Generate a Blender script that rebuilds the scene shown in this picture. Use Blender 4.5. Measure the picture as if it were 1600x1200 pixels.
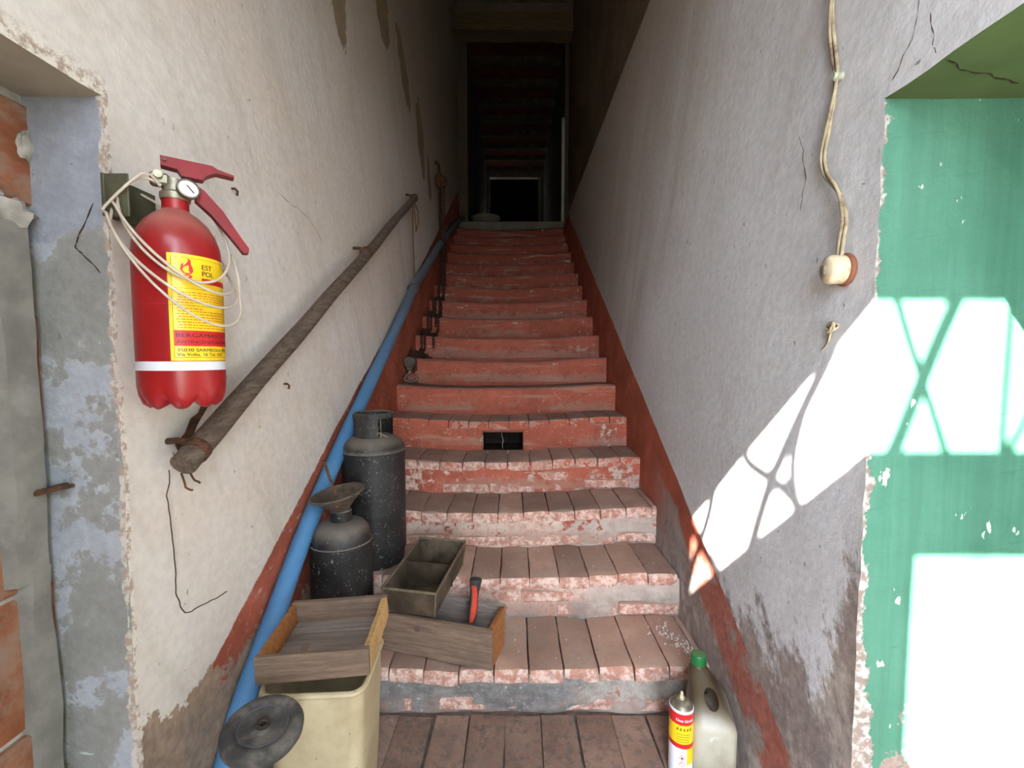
import bpy, bmesh, math, random
from mathutils import Vector, Matrix, Euler, noise as mnoise
from math import sin, cos, pi, radians, sqrt, atan2

C = bpy.context.scene.collection
for o in list(bpy.data.objects):
    bpy.data.objects.remove(o)

# ------------------------------------------------------------------ camera, light, exposure
scene = bpy.context.scene
cam_d = bpy.data.cameras.new('camera')
cam_d.sensor_fit = 'HORIZONTAL'
cam_d.sensor_width = 36.0
cam_d.lens = 36.0 * 691.0 / 1600.0
cam_d.clip_start = 0.02
cam = bpy.data.objects.new('camera', cam_d)
C.objects.link(cam)
cam.location = (0, 0, 1.1813)
cam.rotation_euler = (pi / 2 - 0.0594, 0, 0.0026)
scene.camera = cam

SUN_K, SUN_M = 0.58, 0.885            # sun travels along (K, 1, -M)
world = bpy.data.worlds.new('sky')
scene.world = world
world.use_nodes = True
wn = world.node_tree
bg = wn.nodes['Background']
bg.inputs['Color'].default_value = (0.80, 0.87, 1.0, 1)
bg.inputs['Strength'].default_value = 2.8
sun_d = bpy.data.lights.new('sun', 'SUN')
sun_d.energy = 12.0
sun_d.angle = radians(0.55)
sun_d.color = (1.0, 0.955, 0.88)
sun = bpy.data.objects.new('sun', sun_d)
C.objects.link(sun)
sun.location = (-3, -6, 6)
sun.rotation_euler = Vector((SUN_K, 1, -SUN_M)).to_track_quat('-Z', 'Y').to_euler()
vs = scene.view_settings
vs.view_transform = 'Standard'
vs.look = 'None'
vs.gamma = 1
vs.use_curve_mapping = False
vs.exposure = 3.15
scene.cycles.max_bounces = 14
scene.cycles.diffuse_bounces = 10
scene.cycles.glossy_bounces = 4
scene.cycles.sample_clamp_indirect = 8.0
scene.cycles.caustics_reflective = False
scene.cycles.caustics_refractive = False

XL, XR = -0.74, 0.65                  # wall planes
Y1, G, RISE = 1.4015, 0.28, 0.169     # first nosing, going, rise
YF = -0.45                            # front (entrance) wall
def nose_y(n): return Y1 + (n - 1) * G

# ------------------------------------------------------------------ helpers
def nz(x, y, z, s=1.0, seed=0.0):
    return mnoise.noise(Vector((x * s + seed, y * s - seed * .7, z * s + seed * 1.3)))

def setp(o, **k):
    for a, b in k.items():
        if b: o[a] = b
    return o

def empty(name, loc, label, cat, group=None, rot=(0, 0, 0)):
    o = bpy.data.objects.new(name, None)
    C.objects.link(o)
    o.location = loc
    o.rotation_euler = rot
    o.empty_display_size = 0.05
    setp(o, label=label, category=cat, group=group)
    return o

def link(name, me, mat, parent=None, kind=None, label=None, cat=None, group=None, loc=None, rot=None):
    o = bpy.data.objects.new(name, me)
    C.objects.link(o)
    if mat is not None and len(me.materials) == 0:
        me.materials.append(mat)
    if parent: o.parent = parent
    if loc is not None: o.location = loc
    if rot is not None: o.rotation_euler = rot
    setp(o, kind=kind, label=label, category=cat, group=group)
    return o

class MB:
    """collects verts and faces for one mesh"""
    def __init__(s): s.v = []; s.f = []
    def add(s, vs_, fs):
        b = len(s.v); s.v += [tuple(p) for p in vs_]; s.f += [tuple(i + b for i in f) for f in fs]; return s
    def mesh(s, name, angle=35):
        me = bpy.data.meshes.new(name)
        me.from_pydata(s.v, [], s.f); me.update()
        bm = bmesh.new(); bm.from_mesh(me); bmesh.ops.recalc_face_normals(bm, faces=bm.faces); bm.to_mesh(me); bm.free()
        if angle:
            me.shade_smooth(); me.set_sharp_from_angle(angle=radians(angle))
        return me
    def grid(s, P, nu, nv, closed=False):
        vv = [P(i, j) for i in range(nu) for j in range(nv)]
        ff = []
        for i in range(nu if closed else nu - 1):
            for j in range(nv - 1):
                a = i * nv + j; b = ((i + 1) % nu) * nv + j
                ff.append((a, b, b + 1, a + 1))
        return s.add(vv, ff)
    def lathe(s, prof, n=32, mod=None, M=None, caps=True):
        vv = []
        for (r, z) in prof:
            for k in range(n):
                a = 2 * pi * k / n
                p = Vector((r * cos(a), r * sin(a), z))
                if mod: p = mod(p, a, r, z)
                if M: p = M @ p
                vv.append(p)
        ff = []
        m = len(prof)
        for i in range(m - 1):
            for k in range(n):
                k2 = (k + 1) % n
                ff.append((i * n + k, i * n + k2, (i + 1) * n + k2, (i + 1) * n + k))
        if caps:
            if prof[0][0] > 0: ff.append(tuple(range(n))[::-1])
            if prof[-1][0] > 0: ff.append(tuple((m - 1) * n + k for k in range(n)))
        return s.add(vv, ff)
    def box(s, c, d, M=None, bev=0.0, jit=0.0, rnd=None):
        """box with chamfered edges: centre c, size d"""
        bm = bmesh.new()
        bmesh.ops.create_cube(bm, size=1)
        for v in bm.verts: v.co = Vector((v.co.x * d[0], v.co.y * d[1], v.co.z * d[2]))
        if bev > 0:
            bmesh.ops.bevel(bm, geom=list(bm.edges), offset=bev, segments=1, affect='EDGES', profile=.5)
        bm.verts.ensure_lookup_table()
        vv = []
        for v in bm.verts:
            p = v.co.copy()
            if jit and rnd: p += Vector((rnd.uniform(-jit, jit), rnd.uniform(-jit, jit), rnd.uniform(-jit, jit)))
            p += Vector(c)
            if M: p = M @ p
            vv.append(p)
        s.add(vv, [[v.index for v in f.verts] for f in bm.faces]); bm.free()
        return s
    def tube(s, pts, r, n=8, smooth=0, closed=False, cap=True, rfun=None):
        P = [Vector(p) for p in pts]
        if smooth: P = catmull(P, smooth, closed)
        m = len(P)
        T = []
        for i in range(m):
            a = P[(i - 1) % m] if (closed or i > 0) else P[0]
            b = P[(i + 1) % m] if (closed or i < m - 1) else P[-1]
            t = (b - a)
            T.append(t.normalized() if t.length > 1e-9 else Vector((0, 0, 1)))
        up = Vector((0, 0, 1)) if abs(T[0].z) < .9 else Vector((1, 0, 0))
        N = (up - T[0] * up.dot(T[0])).normalized()
        vv = []
        for i in range(m):
            N = (N - T[i] * N.dot(T[i]))
            N = N.normalized() if N.length > 1e-6 else T[i].orthogonal().normalized()
            B = T[i].cross(N)
            rr = rfun(i, m) if rfun else r
            for k in range(n):
                a = 2 * pi * k / n
                vv.append(P[i] + (N * cos(a) + B * sin(a)) * rr)
        ff = []
        for i in range(m if closed else m - 1):
            for k in range(n):
                k2 = (k + 1) % n; i2 = (i + 1) % m
                ff.append((i * n + k, i * n + k2, i2 * n + k2, i2 * n + k))
        if cap and not closed:
            ff.append(tuple(range(n))[::-1]); ff.append(tuple((m - 1) * n + k for k in range(n)))
        return s.add(vv, ff)
    def ext(s, poly, d0, d1, M=None):
        """polygon in local x,z extruded along y from d0 to d1"""
        n = len(poly)
        vv = [Vector((p[0], d0, p[1])) for p in poly] + [Vector((p[0], d1, p[1])) for p in poly]
        if M: vv = [M @ v for v in vv]
        ff = [tuple(range(n)), tuple(range(2 * n - 1, n - 1, -1))] + [(i, i + n, (i + 1) % n + n, (i + 1) % n) for i in range(n)]
        return s.add(vv, ff)

def catmull(P, k, closed=False):
    out = []
    m = len(P)
    for i in range(m if closed else m - 1):
        if closed: p0, p1, p2, p3 = P[(i - 1) % m], P[i], P[(i + 1) % m], P[(i + 2) % m]
        else: p0, p1, p2, p3 = P[max(i - 1, 0)], P[i], P[i + 1], P[min(i + 2, m - 1)]
        for j in range(k):
            t = j / k
            out.append(0.5 * ((2 * p1) + (p2 - p0) * t + (2 * p0 - 5 * p1 + 4 * p2 - p3) * t * t + (3 * p1 - p0 - 3 * p2 + p3) * t ** 3))
    if not closed: out.append(P[-1])
    return out

def resample(P, step):
    out = [P[0]]; acc = 0.0
    for a, b in zip(P, P[1:]):
        L = (b - a).length; d = step - acc
        while d <= L:
            out.append(a + (b - a) * (d / L)); d += step
        acc = L - (d - step)
    return out

# ------------------------------------------------------------------ node helper
class NT:
    def __init__(s, name):
        s.m = bpy.data.materials.new(name); s.m.use_nodes = True
        s.t = s.m.node_tree; s.n = s.t.nodes; s.l = s.t.links
        s.b = s.n['Principled BSDF']
        tc = s.n.new('ShaderNodeTexCoord'); s.obj = tc.outputs['Object']; s.nor = tc.outputs['Normal']
        sp = s.n.new('ShaderNodeSeparateXYZ'); s.l.new(s.obj, sp.inputs[0]); s.x, s.y, s.z = sp.outputs
        s.rnd = None
    def _in(s, sock, v):
        if isinstance(v, bpy.types.NodeSocket): s.l.new(v, sock)
        elif isinstance(v, (tuple, list)):
            sock.default_value = tuple(v) + (1,) if len(v) == 3 and len(sock.default_value) == 4 else tuple(v)
        else: sock.default_value = v
    def m_(s, op, a, b=0.0, c=None):
        n = s.n.new('ShaderNodeMath'); n.operation = op
        s._in(n.inputs[0], a); s._in(n.inputs[1], b)
        if c is not None: s._in(n.inputs[2], c)
        return n.outputs[0]
    def add(s, a, b): return s.m_('ADD', a, b)
    def sub(s, a, b): return s.m_('SUBTRACT', a, b)
    def mul(s, a, b): return s.m_('MULTIPLY', a, b)
    def mx(s, a, b): return s.m_('MAXIMUM', a, b)
    def mn(s, a, b): return s.m_('MINIMUM', a, b)
    def scl(s, v, sc):
        n = s.n.new('ShaderNodeMapping'); s.l.new(v, n.inputs[0]); n.inputs['Scale'].default_value = sc
        return n.outputs[0]
    def rot(s, v, r, sc=(1, 1, 1)):
        n = s.n.new('ShaderNodeMapping'); s.l.new(v, n.inputs[0]); n.inputs['Rotation'].default_value = r
        n2 = s.n.new('ShaderNodeMapping'); s.l.new(n.outputs[0], n2.inputs[0]); n2.inputs['Scale'].default_value = sc
        return n2.outputs[0]
    def noise(s, sc, det=4, rough=.55, v=None, dist=0.0):
        n = s.n.new('ShaderNodeTexNoise'); s.l.new(v or s.obj, n.inputs['Vector'])
        n.inputs['Scale'].default_value = sc; n.inputs['Detail'].default_value = det
        n.inputs['Roughness'].default_value = rough; n.inputs['Distortion'].default_value = dist
        return n.outputs[0]
    def vor(s, sc, v=None, feat='F1', out='Distance'):
        n = s.n.new('ShaderNodeTexVoronoi'); n.feature = feat; s.l.new(v or s.obj, n.inputs['Vector'])
        n.inputs['Scale'].default_value = sc
        return n.outputs[out]
    def rng(s, v, a, b, c=0.0, d=1.0):
        n = s.n.new('ShaderNodeMapRange'); n.clamp = True; n.interpolation_type = 'SMOOTHSTEP'
        s._in(n.inputs[0], v)
        if a > b: a, b, c, d = b, a, d, c
        for i, q in enumerate((a, b, c, d)): n.inputs[i + 1].default_value = q
        return n.outputs[0]
    def mix(s, f, a, b):
        n = s.n.new('ShaderNodeMix'); n.data_type = 'RGBA'
        s._in(n.inputs[0], f); s._in(n.inputs[6], a); s._in(n.inputs[7], b)
        return n.outputs[2]
    def var(s, col, f, amt):
        """col scaled by 1 +- amt with factor f"""
        k = s.rng(f, .25, .75, 1 - amt, 1 + amt)
        n = s.n.new('ShaderNodeVectorMath'); n.operation = 'SCALE'
        s._in(n.inputs[0], col if isinstance(col, bpy.types.NodeSocket) else tuple(col))
        s.l.new(k, n.inputs['Scale'])
        return n.outputs[0]
    def random(s):
        if s.rnd is None:
            s.rnd = s.n.new('ShaderNodeObjectInfo').outputs['Random']
        return s.rnd
    def nz_(s):
        sp = s.n.new('ShaderNodeSeparateXYZ'); s.l.new(s.nor, sp.inputs[0]); return sp.outputs
    def bump(s, h, strength=.4, dist=.004, prev=None):
        n = s.n.new('ShaderNodeBump'); n.inputs['Strength'].default_value = strength; n.inputs['Distance'].default_value = dist
        s.l.new(h, n.inputs['Height'])
        if prev: s.l.new(prev, n.inputs['Normal'])
        return n.outputs[0]
    def out(s, col, rough=.85, nor=None, metal=0.0, spec=.3, **k):
        s._in(s.b.inputs['Base Color'], col); s._in(s.b.inputs['Roughness'], rough)
        s._in(s.b.inputs['Metallic'], metal); s._in(s.b.inputs['Specular IOR Level'], spec)
        if nor: s.l.new(nor, s.b.inputs['Normal'])
        for a, v in k.items(): s._in(s.b.inputs[a], v)
        return s.m

def simple(name, col, rough=.7, var=.15, sc=20, metal=0.0, spec=.3, bump=.15, dirt=None, dirt_amt=.5, **k):
    t = NT(name)
    n1 = t.noise(sc, 5)
    c = t.var(col, n1, var)
    if dirt:
        n2 = t.noise(sc * .6, 6, .65)
        c = t.mix(t.rng(n2, .75 - dirt_amt * .4, .95 - dirt_amt * .4), c, dirt)
    nor = t.bump(t.noise(sc * 6, 4), bump, .002) if bump else None
    return t.out(c, rough, nor, metal, spec, **k)

# ------------------------------------------------------------------ materials
def hn(t):   # height above the line of the nosings
    return t.add(t.sub(t.z, t.mul(t.y, RISE / G)), Y1 * RISE / G - RISE)

RED = (0.37, 0.100, 0.060)
def wall_left_mat():
    t = NT('limewash_cream')
    n1 = t.noise(1.7, 5, .6); n2 = t.noise(9, 8, .7); n3 = t.noise(45, 4); n4 = t.noise(4.5, 6, .65)
    streak = t.noise(1.0, 5, .6, t.rot(t.obj, (radians(-28), 0, 0), (1, 9, 1.3)))
    c = t.mix(t.rng(n1, .3, .7), (0.67, 0.59, 0.515), (0.72, 0.67, 0.63))
    c = t.mix(t.mul(t.rng(streak, .5, .72), .30), c, (0.42, 0.36, 0.28))
    c = t.mix(t.mul(t.rng(n4, .52, .75), .35), c, (0.60, 0.50, 0.36))
    c = t.mix(t.mul(t.rng(t.add(t.z, t.mul(t.sub(n1, .5), .8)), 1.8, 3.6), .72), c, (0.285, 0.235, 0.16))  # limewash darkens with height: fading daylight put into the colour
    c = t.var(c, n3, .06)
    spk = t.noise(70, 3, .5, t.scl(t.obj, (1, 1, .45)))
    c = t.mix(t.mul(t.rng(spk, .715, .75), .75), c, (0.16, 0.11, 0.08))
    # bare plaster patches where the wash has come off
    masks = None
    for (cy, cz, ry, rz, sl) in ((1.93, 2.78, .10, .25, -.25), (2.60, 3.17, .14, .21, -.25), (3.12, 3.12, .14, .19, -.75), (3.64, 2.93, .12, .28, -.35), (3.98, 2.75, .08, .18, -.3)):
        dz = t.mul(t.sub(t.z, cz), 1.0)
        dy = t.sub(t.sub(t.y, cy), t.mul(dz, sl))
        q = t.add(t.m_('POWER', t.mul(dy, 1 / ry), 2), t.m_('POWER', t.mul(dz, 1 / rz), 2))
        q = t.add(q, t.mul(t.sub(n2, .5), 2.2))
        k = t.rng(q, 1.02, .94)
        masks = k if masks is None else t.mx(masks, k)
    c = t.mix(t.mul(masks, .85), c, t.var((0.24, 0.175, 0.10), n2, .25))
    # small chips
    chip = t.noise(16, 7, .7, t.scl(t.obj, (1, 1.6, .8)))
    c = t.mix(t.mul(t.rng(chip, .735, .75), .7), c, (0.27, 0.20, 0.15))
    # red painted band along the steps
    h = t.add(hn(t), t.mul(t.sub(n2, .5), .035))
    lim = t.rng(t.y, 1.0, 3.2, .475, .42)
    redc = t.var(RED, n4, .3)
    redc = t.mix(t.mul(t.rng(n3, .60, .72), .6), redc, (0.55, 0.42, 0.36))
    redc = t.mix(t.mul(t.rng(n2, .62, .7), .55), redc, (0.30, 0.22, 0.18))
    c = t.mix(t.rng(t.sub(h, lim), .004, -.004), c, redc)
    # brown bare plaster low down and along the door corner
    b1 = t.add(t.add(t.z, t.mul(t.sub(n2, .5), .34)), t.mul(t.sub(n1, .5), .25))
    b1 = t.add(b1, t.rng(t.y, .80, 1.15, -.03, .05))
    b2 = t.add(t.add(t.sub(t.y, .82), t.mul(t.sub(t.z, .2), .17)), t.mul(t.sub(n2, .5), .22))
    bm = t.mx(t.rng(b1, .425, .415), t.rng(b2, .035, .028))
    bc = t.mix(t.rng(n4, .35, .65), (0.40, 0.275, 0.19), (0.27, 0.205, 0.165))
    bc = t.var(bc, n3, .2)
    c = t.mix(bm, c, bc)
    ed = t.add(t.sub(t.y, .82), t.mul(t.sub(n2, .5), .05))
    em = t.mul(t.rng(ed, .012, .008), t.rng(t.z, 1.70, 1.66))
    c = t.mix(em, c, t.mix(t.rng(t.noise(70, 5, .7), .45, .6), (0.74, 0.68, 0.60), (0.42, 0.32, 0.25)))
    hgt = t.sub(t.add(t.mul(n2, .8), t.add(t.mul(n3, .35), t.mul(streak, .5))), t.mul(t.mx(bm, masks), .5))
    return t.out(c, .92, t.bump(hgt, .40, .010), spec=.15)

def wall_right_mat():
    t = NT('limewash_grey')
    n1 = t.noise(1.6, 5, .6); n2 = t.noise(9, 8, .7); n3 = t.noise(45, 4); n4 = t.noise(4.5, 6, .65)
    streak = t.noise(1.0, 5, .6, t.rot(t.obj, (radians(-25), 0, 0), (1, 5, .8)))
    c = t.mix(t.rng(n1, .3, .7), (0.575, 0.583, 0.588), (0.65, 0.66, 0.675))
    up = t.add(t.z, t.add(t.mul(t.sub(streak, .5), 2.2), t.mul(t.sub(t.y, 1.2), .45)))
    c = t.mix(t.mul(t.rng(up, 1.4, 3.1), .65), c, (0.34, 0.27, 0.205))  # browner upward and along the stairs: light falloff painted in
    c = t.mix(t.mul(t.rng(streak, .52, .72), .25), c, (0.40, 0.34, 0.29))
    c = t.var(c, n3, .07)
    spk = t.noise(60, 3, .5, t.scl(t.obj, (1, 1, .5)))
    c = t.mix(t.mul(t.rng(spk, .70, .74), .7), c, (0.14, 0.11, 0.10))
    wsp = t.noise(85, 3, .5)
    c = t.mix(t.mul(t.rng(wsp, .69, .72), .7), c, (0.75, 0.75, 0.76))
    # bare damp plaster low down
    n5 = t.noise(6, 8, .72, t.rot(t.obj, (radians(20), 0, 0), (1, 1.7, .8)))
    b = t.add(t.z, t.mul(t.sub(n5, .5), .75))
    b = t.sub(b, t.rng(t.y, .80, .95, .30, 0))
    b = t.add(b, t.mul(t.sub(n3, .5), .16))
    bm = t.rng(b, .53, .40)
    # grime along the door corner
    g2 = t.add(t.sub(t.y, .80), t.add(t.mul(t.sub(t.z, .45), .22), t.mul(t.sub(n5, .5), .22)))
    gm = t.mul(t.rng(g2, .13, -.05), t.rng(t.z, 1.15, .85))
    c = t.mix(t.mul(gm, .85), c, t.var((0.17, 0.135, 0.115), n2, .25))
    pc = t.mix(t.rng(n4, .35, .65), (0.33, 0.275, 0.245), (0.235, 0.20, 0.19))
    pc = t.mix(t.mul(t.rng(n5, .53, .60), .8), pc, (0.46, 0.41, 0.36))
    pc = t.var(pc, n3, .2)
    # red painted band along the steps
    h = t.add(hn(t), t.mul(t.sub(n2, .5), .012))
    red = t.rng(h, .333, .326)
    redc = t.var(RED, n4, .25)
    redc = t.mix(t.mul(t.rng(n2, .6, .7), .5), redc, (0.36, 0.30, 0.26))
    low = t.mul(t.mul(t.rng(t.y, 2.1, 1.65), t.rng(t.y, 1.22, 1.35)), t.rng(t.add(h, t.mul(t.sub(n4, .5), .25)), .20, .17))
    redc = t.mix(low, redc, t.var((0.30, 0.275, 0.245), n2, .2))
    c = t.mix(red, c, redc)
    keep = t.mul(t.rng(n4, .42, .48), t.mul(red, t.rng(h, .10, .15)))
    pc = t.mix(t.mul(keep, .9), pc, t.var((0.38, 0.125, 0.09), n3, .2))
    c = t.mix(bm, c, pc)
    hgt = t.sub(t.add(t.mul(n2, .8), t.add(t.mul(n3, .45), t.mul(streak, .3))), t.mul(bm, .4))
    return t.out(c, .88, t.bump(hgt, .35, .010), spec=.2)

def upper_mat():
    t = NT('dark_brown_plaster')  # mottled dark brown plaster
    n1 = t.noise(2, 5); n2 = t.noise(14, 6)
    c = t.mix(t.rng(n1, .3, .7), (0.20, 0.16, 0.115), (0.27, 0.22, 0.165))
    return t.out(t.var(c, n2, .1), .92, t.bump(n2, .4, .008), spec=.1)

def green_mat():
    t = NT('green_limewash')
    n1 = t.noise(3, 5, .6); n2 = t.noise(22, 7, .7); n3 = t.noise(60, 4)
    br = t.noise(3, 5, .6, t.scl(t.obj, (14, 14, .7)))
    c = t.mix(t.rng(n1, .3, .7), (0.052, 0.172, 0.110), (0.082, 0.222, 0.152))
    c = t.var(c, br, .12)
    sp = t.noise(42, 3, .5, t.scl(t.obj, (1, 1, .6)))
    c = t.mix(t.mul(t.rng(sp, .695, .715), .8), c, (0.55, 0.58, 0.52))
    ln = t.noise(2.2, 3, .5, t.rot(t.obj, (0, radians(12), 0), (1.2, 1, 20)), 1.0)
    c = t.mix(t.mul(t.rng(t.m_('ABSOLUTE', t.sub(ln, .52)), .004, .001), .35), c, (0.04, 0.10, 0.07))
    # chipped strip along the corner (x close to the wall plane), peeled more low down
    ed = t.add(t.sub(t.x, XR), t.mul(t.sub(n2, .5), .07))
    ed = t.add(ed, t.rng(t.z, .75, .35, 0, -.035))
    m = t.rng(ed, .004, .001)
    pl = t.mix(t.rng(n3, .4, .6), (0.46, 0.44, 0.40), (0.24, 0.19, 0.16))
    c = t.mix(m, c, pl)
    pe = t.add(t.noise(12, 6, .7), t.rng(t.z, .62, .42, 0, .16))
    c = t.mix(t.rng(pe, .70, .715), c, t.var((0.30, 0.22, 0.19), n3, .2))
    return t.out(c, .75, t.bump(t.add(n2, t.mul(m, -.6)), .5, .008), spec=.25)

def jamb_mat():
    t = NT('patched_cement')
    n1 = t.noise(5, 6, .65); n2 = t.noise(18, 7, .7); n3 = t.noise(60, 4)
    blue = t.var((0.31, 0.32, 0.365), n2, .1)
    grey = t.mix(t.rng(n1, .35, .65), (0.26, 0.25, 0.235), (0.34, 0.33, 0.315))
    z1 = t.add(t.z, t.mul(t.sub(n1, .5), .35))
    k = t.rng(z1, 1.42, 1.40)
    lower = t.mix(t.rng(n1, .50, .53), grey, t.var((0.40, 0.41, 0.45), n2, .12))
    c = t.mix(k, blue, lower)
    c = t.mix(t.mul(t.rng(n2, .64, .68), .6), c, (0.13, 0.12, 0.12))
    wh = t.noise(14, 5, .6, t.scl(t.obj, (.5, 1, 2.5)))
    c = t.mix(t.mul(t.rng(wh, .68, .71), .7), c, (0.62, 0.63, 0.66))
    ed = t.add(t.m_('ABSOLUTE', t.sub(t.x, XL)), t.mul(t.sub(n2, .5), .05))
    c = t.mix(t.rng(ed, .006, .003), c, t.mix(t.rng(n3, .4, .6), (0.60, 0.55, 0.49), (0.38, 0.28, 0.22)))
    c = t.var(c, n3, .08)
    return t.out(c, .9, t.bump(t.add(n2, t.mul(n3, .3)), .5, .008), spec=.15)

def brick_mat(name, floor=False):
    """brick with dust on top, remains of red paint on the front"""
    t = NT(name)
    pos = t.n.new('ShaderNodeNewGeometry').outputs['Position']
    sp = t.n.new('ShaderNodeSeparateXYZ'); t.l.new(pos, sp.inputs[0]); px, py, pz = sp.outputs
    n1 = t.noise(7, 6, .6, pos); n2 = t.noise(28, 8, .7, pos); n3 = t.noise(110, 4, .5, pos); n4 = t.noise(3, 4, .5, pos)
    r = t.random()
    if floor:
        top = t.mix(t.rng(n1, .35, .65), (0.22, 0.135, 0.10), (0.30, 0.192, 0.145))
        top = t.mix(t.mul(t.rng(n2, .44, .62), .75), top, (0.13, 0.10, 0.085))
        top = t.mix(t.mul(t.rng(n4, .5, .7), .35), top, (0.25, 0.20, 0.17))
        paint = (0.34, 0.15, 0.10); cov = .0
    else:
        top = t.mix(t.rng(n1, .35, .65), (0.32, 0.20, 0.15), (0.41, 0.272, 0.205))
        top = t.mix(t.mul(t.rng(n2, .48, .68), .55), top, (0.215, 0.155, 0.125))
        top = t.mix(t.mul(t.rng(n4, .45, .65), .45), top, (0.30, 0.235, 0.195))
    top = t.var(top, r, .16)
    top = t.mix(t.mul(t.rng(n3, .62, .72), .25), top, (0.5, 0.42, 0.36))
    if floor:
        c = top
    else:
        # paint coverage grows with height
        cov = t.rng(pz, .10, 1.15, .70, .38)
        pa = t.rng(t.sub(t.add(t.mul(n2, .6), t.mul(n1, .4)), cov), -.02, .03)
        red = t.var(RED, n1, .25)
        bare = t.mix(t.rng(n2, .42, .6), (0.42, 0.21, 0.155), (0.66, 0.49, 0.41))
        bare = t.mix(t.mul(t.rng(t.noise(60, 6, .7, pos), .5, .62), .6), bare, (0.22, 0.14, 0.11))
        front = t.mix(pa, bare, red)
        front = t.mix(t.mul(t.rng(n3, .66, .72), .7), front, (0.68, 0.58, 0.5))
        nx, ny, nzz = t.nz_()
        dust = t.rng(t.add(nzz, t.mul(t.sub(n2, .5), .5)), .35, .75)
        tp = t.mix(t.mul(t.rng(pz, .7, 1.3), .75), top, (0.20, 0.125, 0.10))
        c = t.mix(dust, front, tp)
    return t.out(c, .88, t.bump(t.add(n2, t.mul(n3, .4)), .5, .006), spec=.2)

def riser_mat():
    t = NT('flaking_red_paint')
    n1 = t.noise(5, 6, .62); n2 = t.noise(24, 8, .72); n3 = t.noise(100, 4); n4 = t.noise(2.6, 5, .6)
    nn = t.add(t.mul(n2, .55), t.mul(n1, .45))
    cov = t.rng(t.z, .18, .85, .61, .35)
    cov = t.add(cov, t.rng(t.x, .25, .65, 0, .06))
    pa = t.rng(t.sub(nn, cov), -.015, .025)
    red = t.var(RED, n1, .22)
    red = t.mix(t.mul(t.rng(t.z, .9, 2.3), .75), red, (0.19, 0.040, 0.026))  # red deepens with height, loss of light painted into it
    red = t.mix(t.mul(t.rng(n2, .50, .62), .4), red, (0.20, 0.07, 0.05))
    pale = t.mix(t.rng(n4, .4, .6), (0.66, 0.46, 0.38), (0.54, 0.45, 0.375))
    pale = t.mix(t.mul(t.rng(t.noise(40, 7, .75), .5, .60), .6), pale, (0.30, 0.105, 0.075))
    cem = t.var((0.175, 0.165, 0.155), n2, .45)
    lowk = t.rng(t.add(t.z, t.mul(t.sub(n4, .5), .25)), .27, .17)
    bare = t.mix(lowk, t.mix(t.rng(n2, .40, .62), pale, (0.45, 0.30, 0.24)), cem)
    # grey cement repairs towards the right-hand end of the low steps
    ck = t.mul(t.rng(t.add(t.x, t.mul(t.sub(n1, .5), .5)), .18, .30), t.rng(t.z, .75, .5))
    bare = t.mix(t.mul(ck, .75), bare, t.var((0.37, 0.335, 0.29), n2, .3))
    c = t.mix(pa, bare, red)
    big = t.noise(6.5, 7, .7, t.scl(t.obj, (.8, 1, 1.6)))
    c = t.mix(t.mul(t.rng(big, .635, .65), .8), c, t.var((0.40, 0.31, 0.235), n2, .2))
    c = t.mix(t.mul(t.rng(n3, .65, .70), .75), c, (0.66, 0.55, 0.46))
    foot = t.m_('FRACT', t.mul(t.z, 1 / RISE))
    wr_ = t.mul(t.rng(t.add(foot, t.mul(t.sub(n2, .5), 1.2)), .42, .18), t.rng(n4, .42, .55))
    c = t.mix(t.mul(wr_, .6), c, (0.33, 0.20, 0.155))
    dn = t.noise(1.0, 4, .5, t.scl(t.obj, (3, 1, 30)))
    c = t.mix(t.mul(t.rng(dn, .56, .7), .35), c, (0.42, 0.30, 0.24))
    nx, ny, nzz = t.nz_()
    dust = t.mul(t.rng(t.add(nzz, t.mul(t.sub(n2, .5), .5)), .4, .8), .8)
    c = t.mix(dust, c, (0.23, 0.15, 0.12))
    return t.out(c, .82, t.bump(t.add(t.mul(pa, .35), t.add(n2, t.mul(n3, .3))), .55, .007), spec=.25)

def wood_mat(name, a, b, grain=(1, 14, 14), rough=.8, dirt=(.12, .09, .07), dk=.4):
    t = NT(name)
    v = t.scl(t.obj, grain)
    g = t.noise(6, 6, .62, v, .6); n1 = t.noise(9, 5); f = t.noise(40, 4, .5, v)
    c = t.mix(t.rng(g, .35, .65), a, b)
    c = t.mix(t.mul(t.rng(n1, .5, .72), dk), c, dirt)
    kn = t.vor(7, t.scl(t.obj, (1, 1, 1)))
    c = t.mix(t.mul(t.rng(kn, .09, .05), .5), c, dirt)
    c = t.var(c, f, .14)
    return t.out(c, rough, t.bump(t.add(g, f), .4, .003), spec=.2)

def black_steel():
    t = NT('dusty_black_paint')
    n1 = t.noise(9, 6, .65); n2 = t.noise(60, 5, .6); n3 = t.noise(150, 3)
    c = t.mix(t.rng(n1, .4, .65), (0.010, 0.010, 0.011), (0.026, 0.025, 0.023))
    v = t.noise(5, 5, .6, t.scl(t.obj, (3, 3, .6)))
    c = t.mix(t.mul(t.rng(v, .56, .75), .4), c, (0.085, 0.075, 0.06))
    c = t.mix(t.mul(t.rng(n2, .635, .68), .7), c, (0.30, 0.29, 0.26))
    c = t.mix(t.mul(t.rng(n3, .67, .71), .8), c, (0.42, 0.40, 0.37))
    nx, ny, nzz = t.nz_()
    c = t.mix(t.mul(t.rng(t.add(nzz, t.mul(t.sub(n1, .5), .5)), .15, .75), .85), c, t.var((0.165, 0.14, 0.115), n1, .2))
    return t.out(c, t.rng(n1, .35, .65, .42, .62), t.bump(n2, .12, .002), spec=.4)

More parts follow.
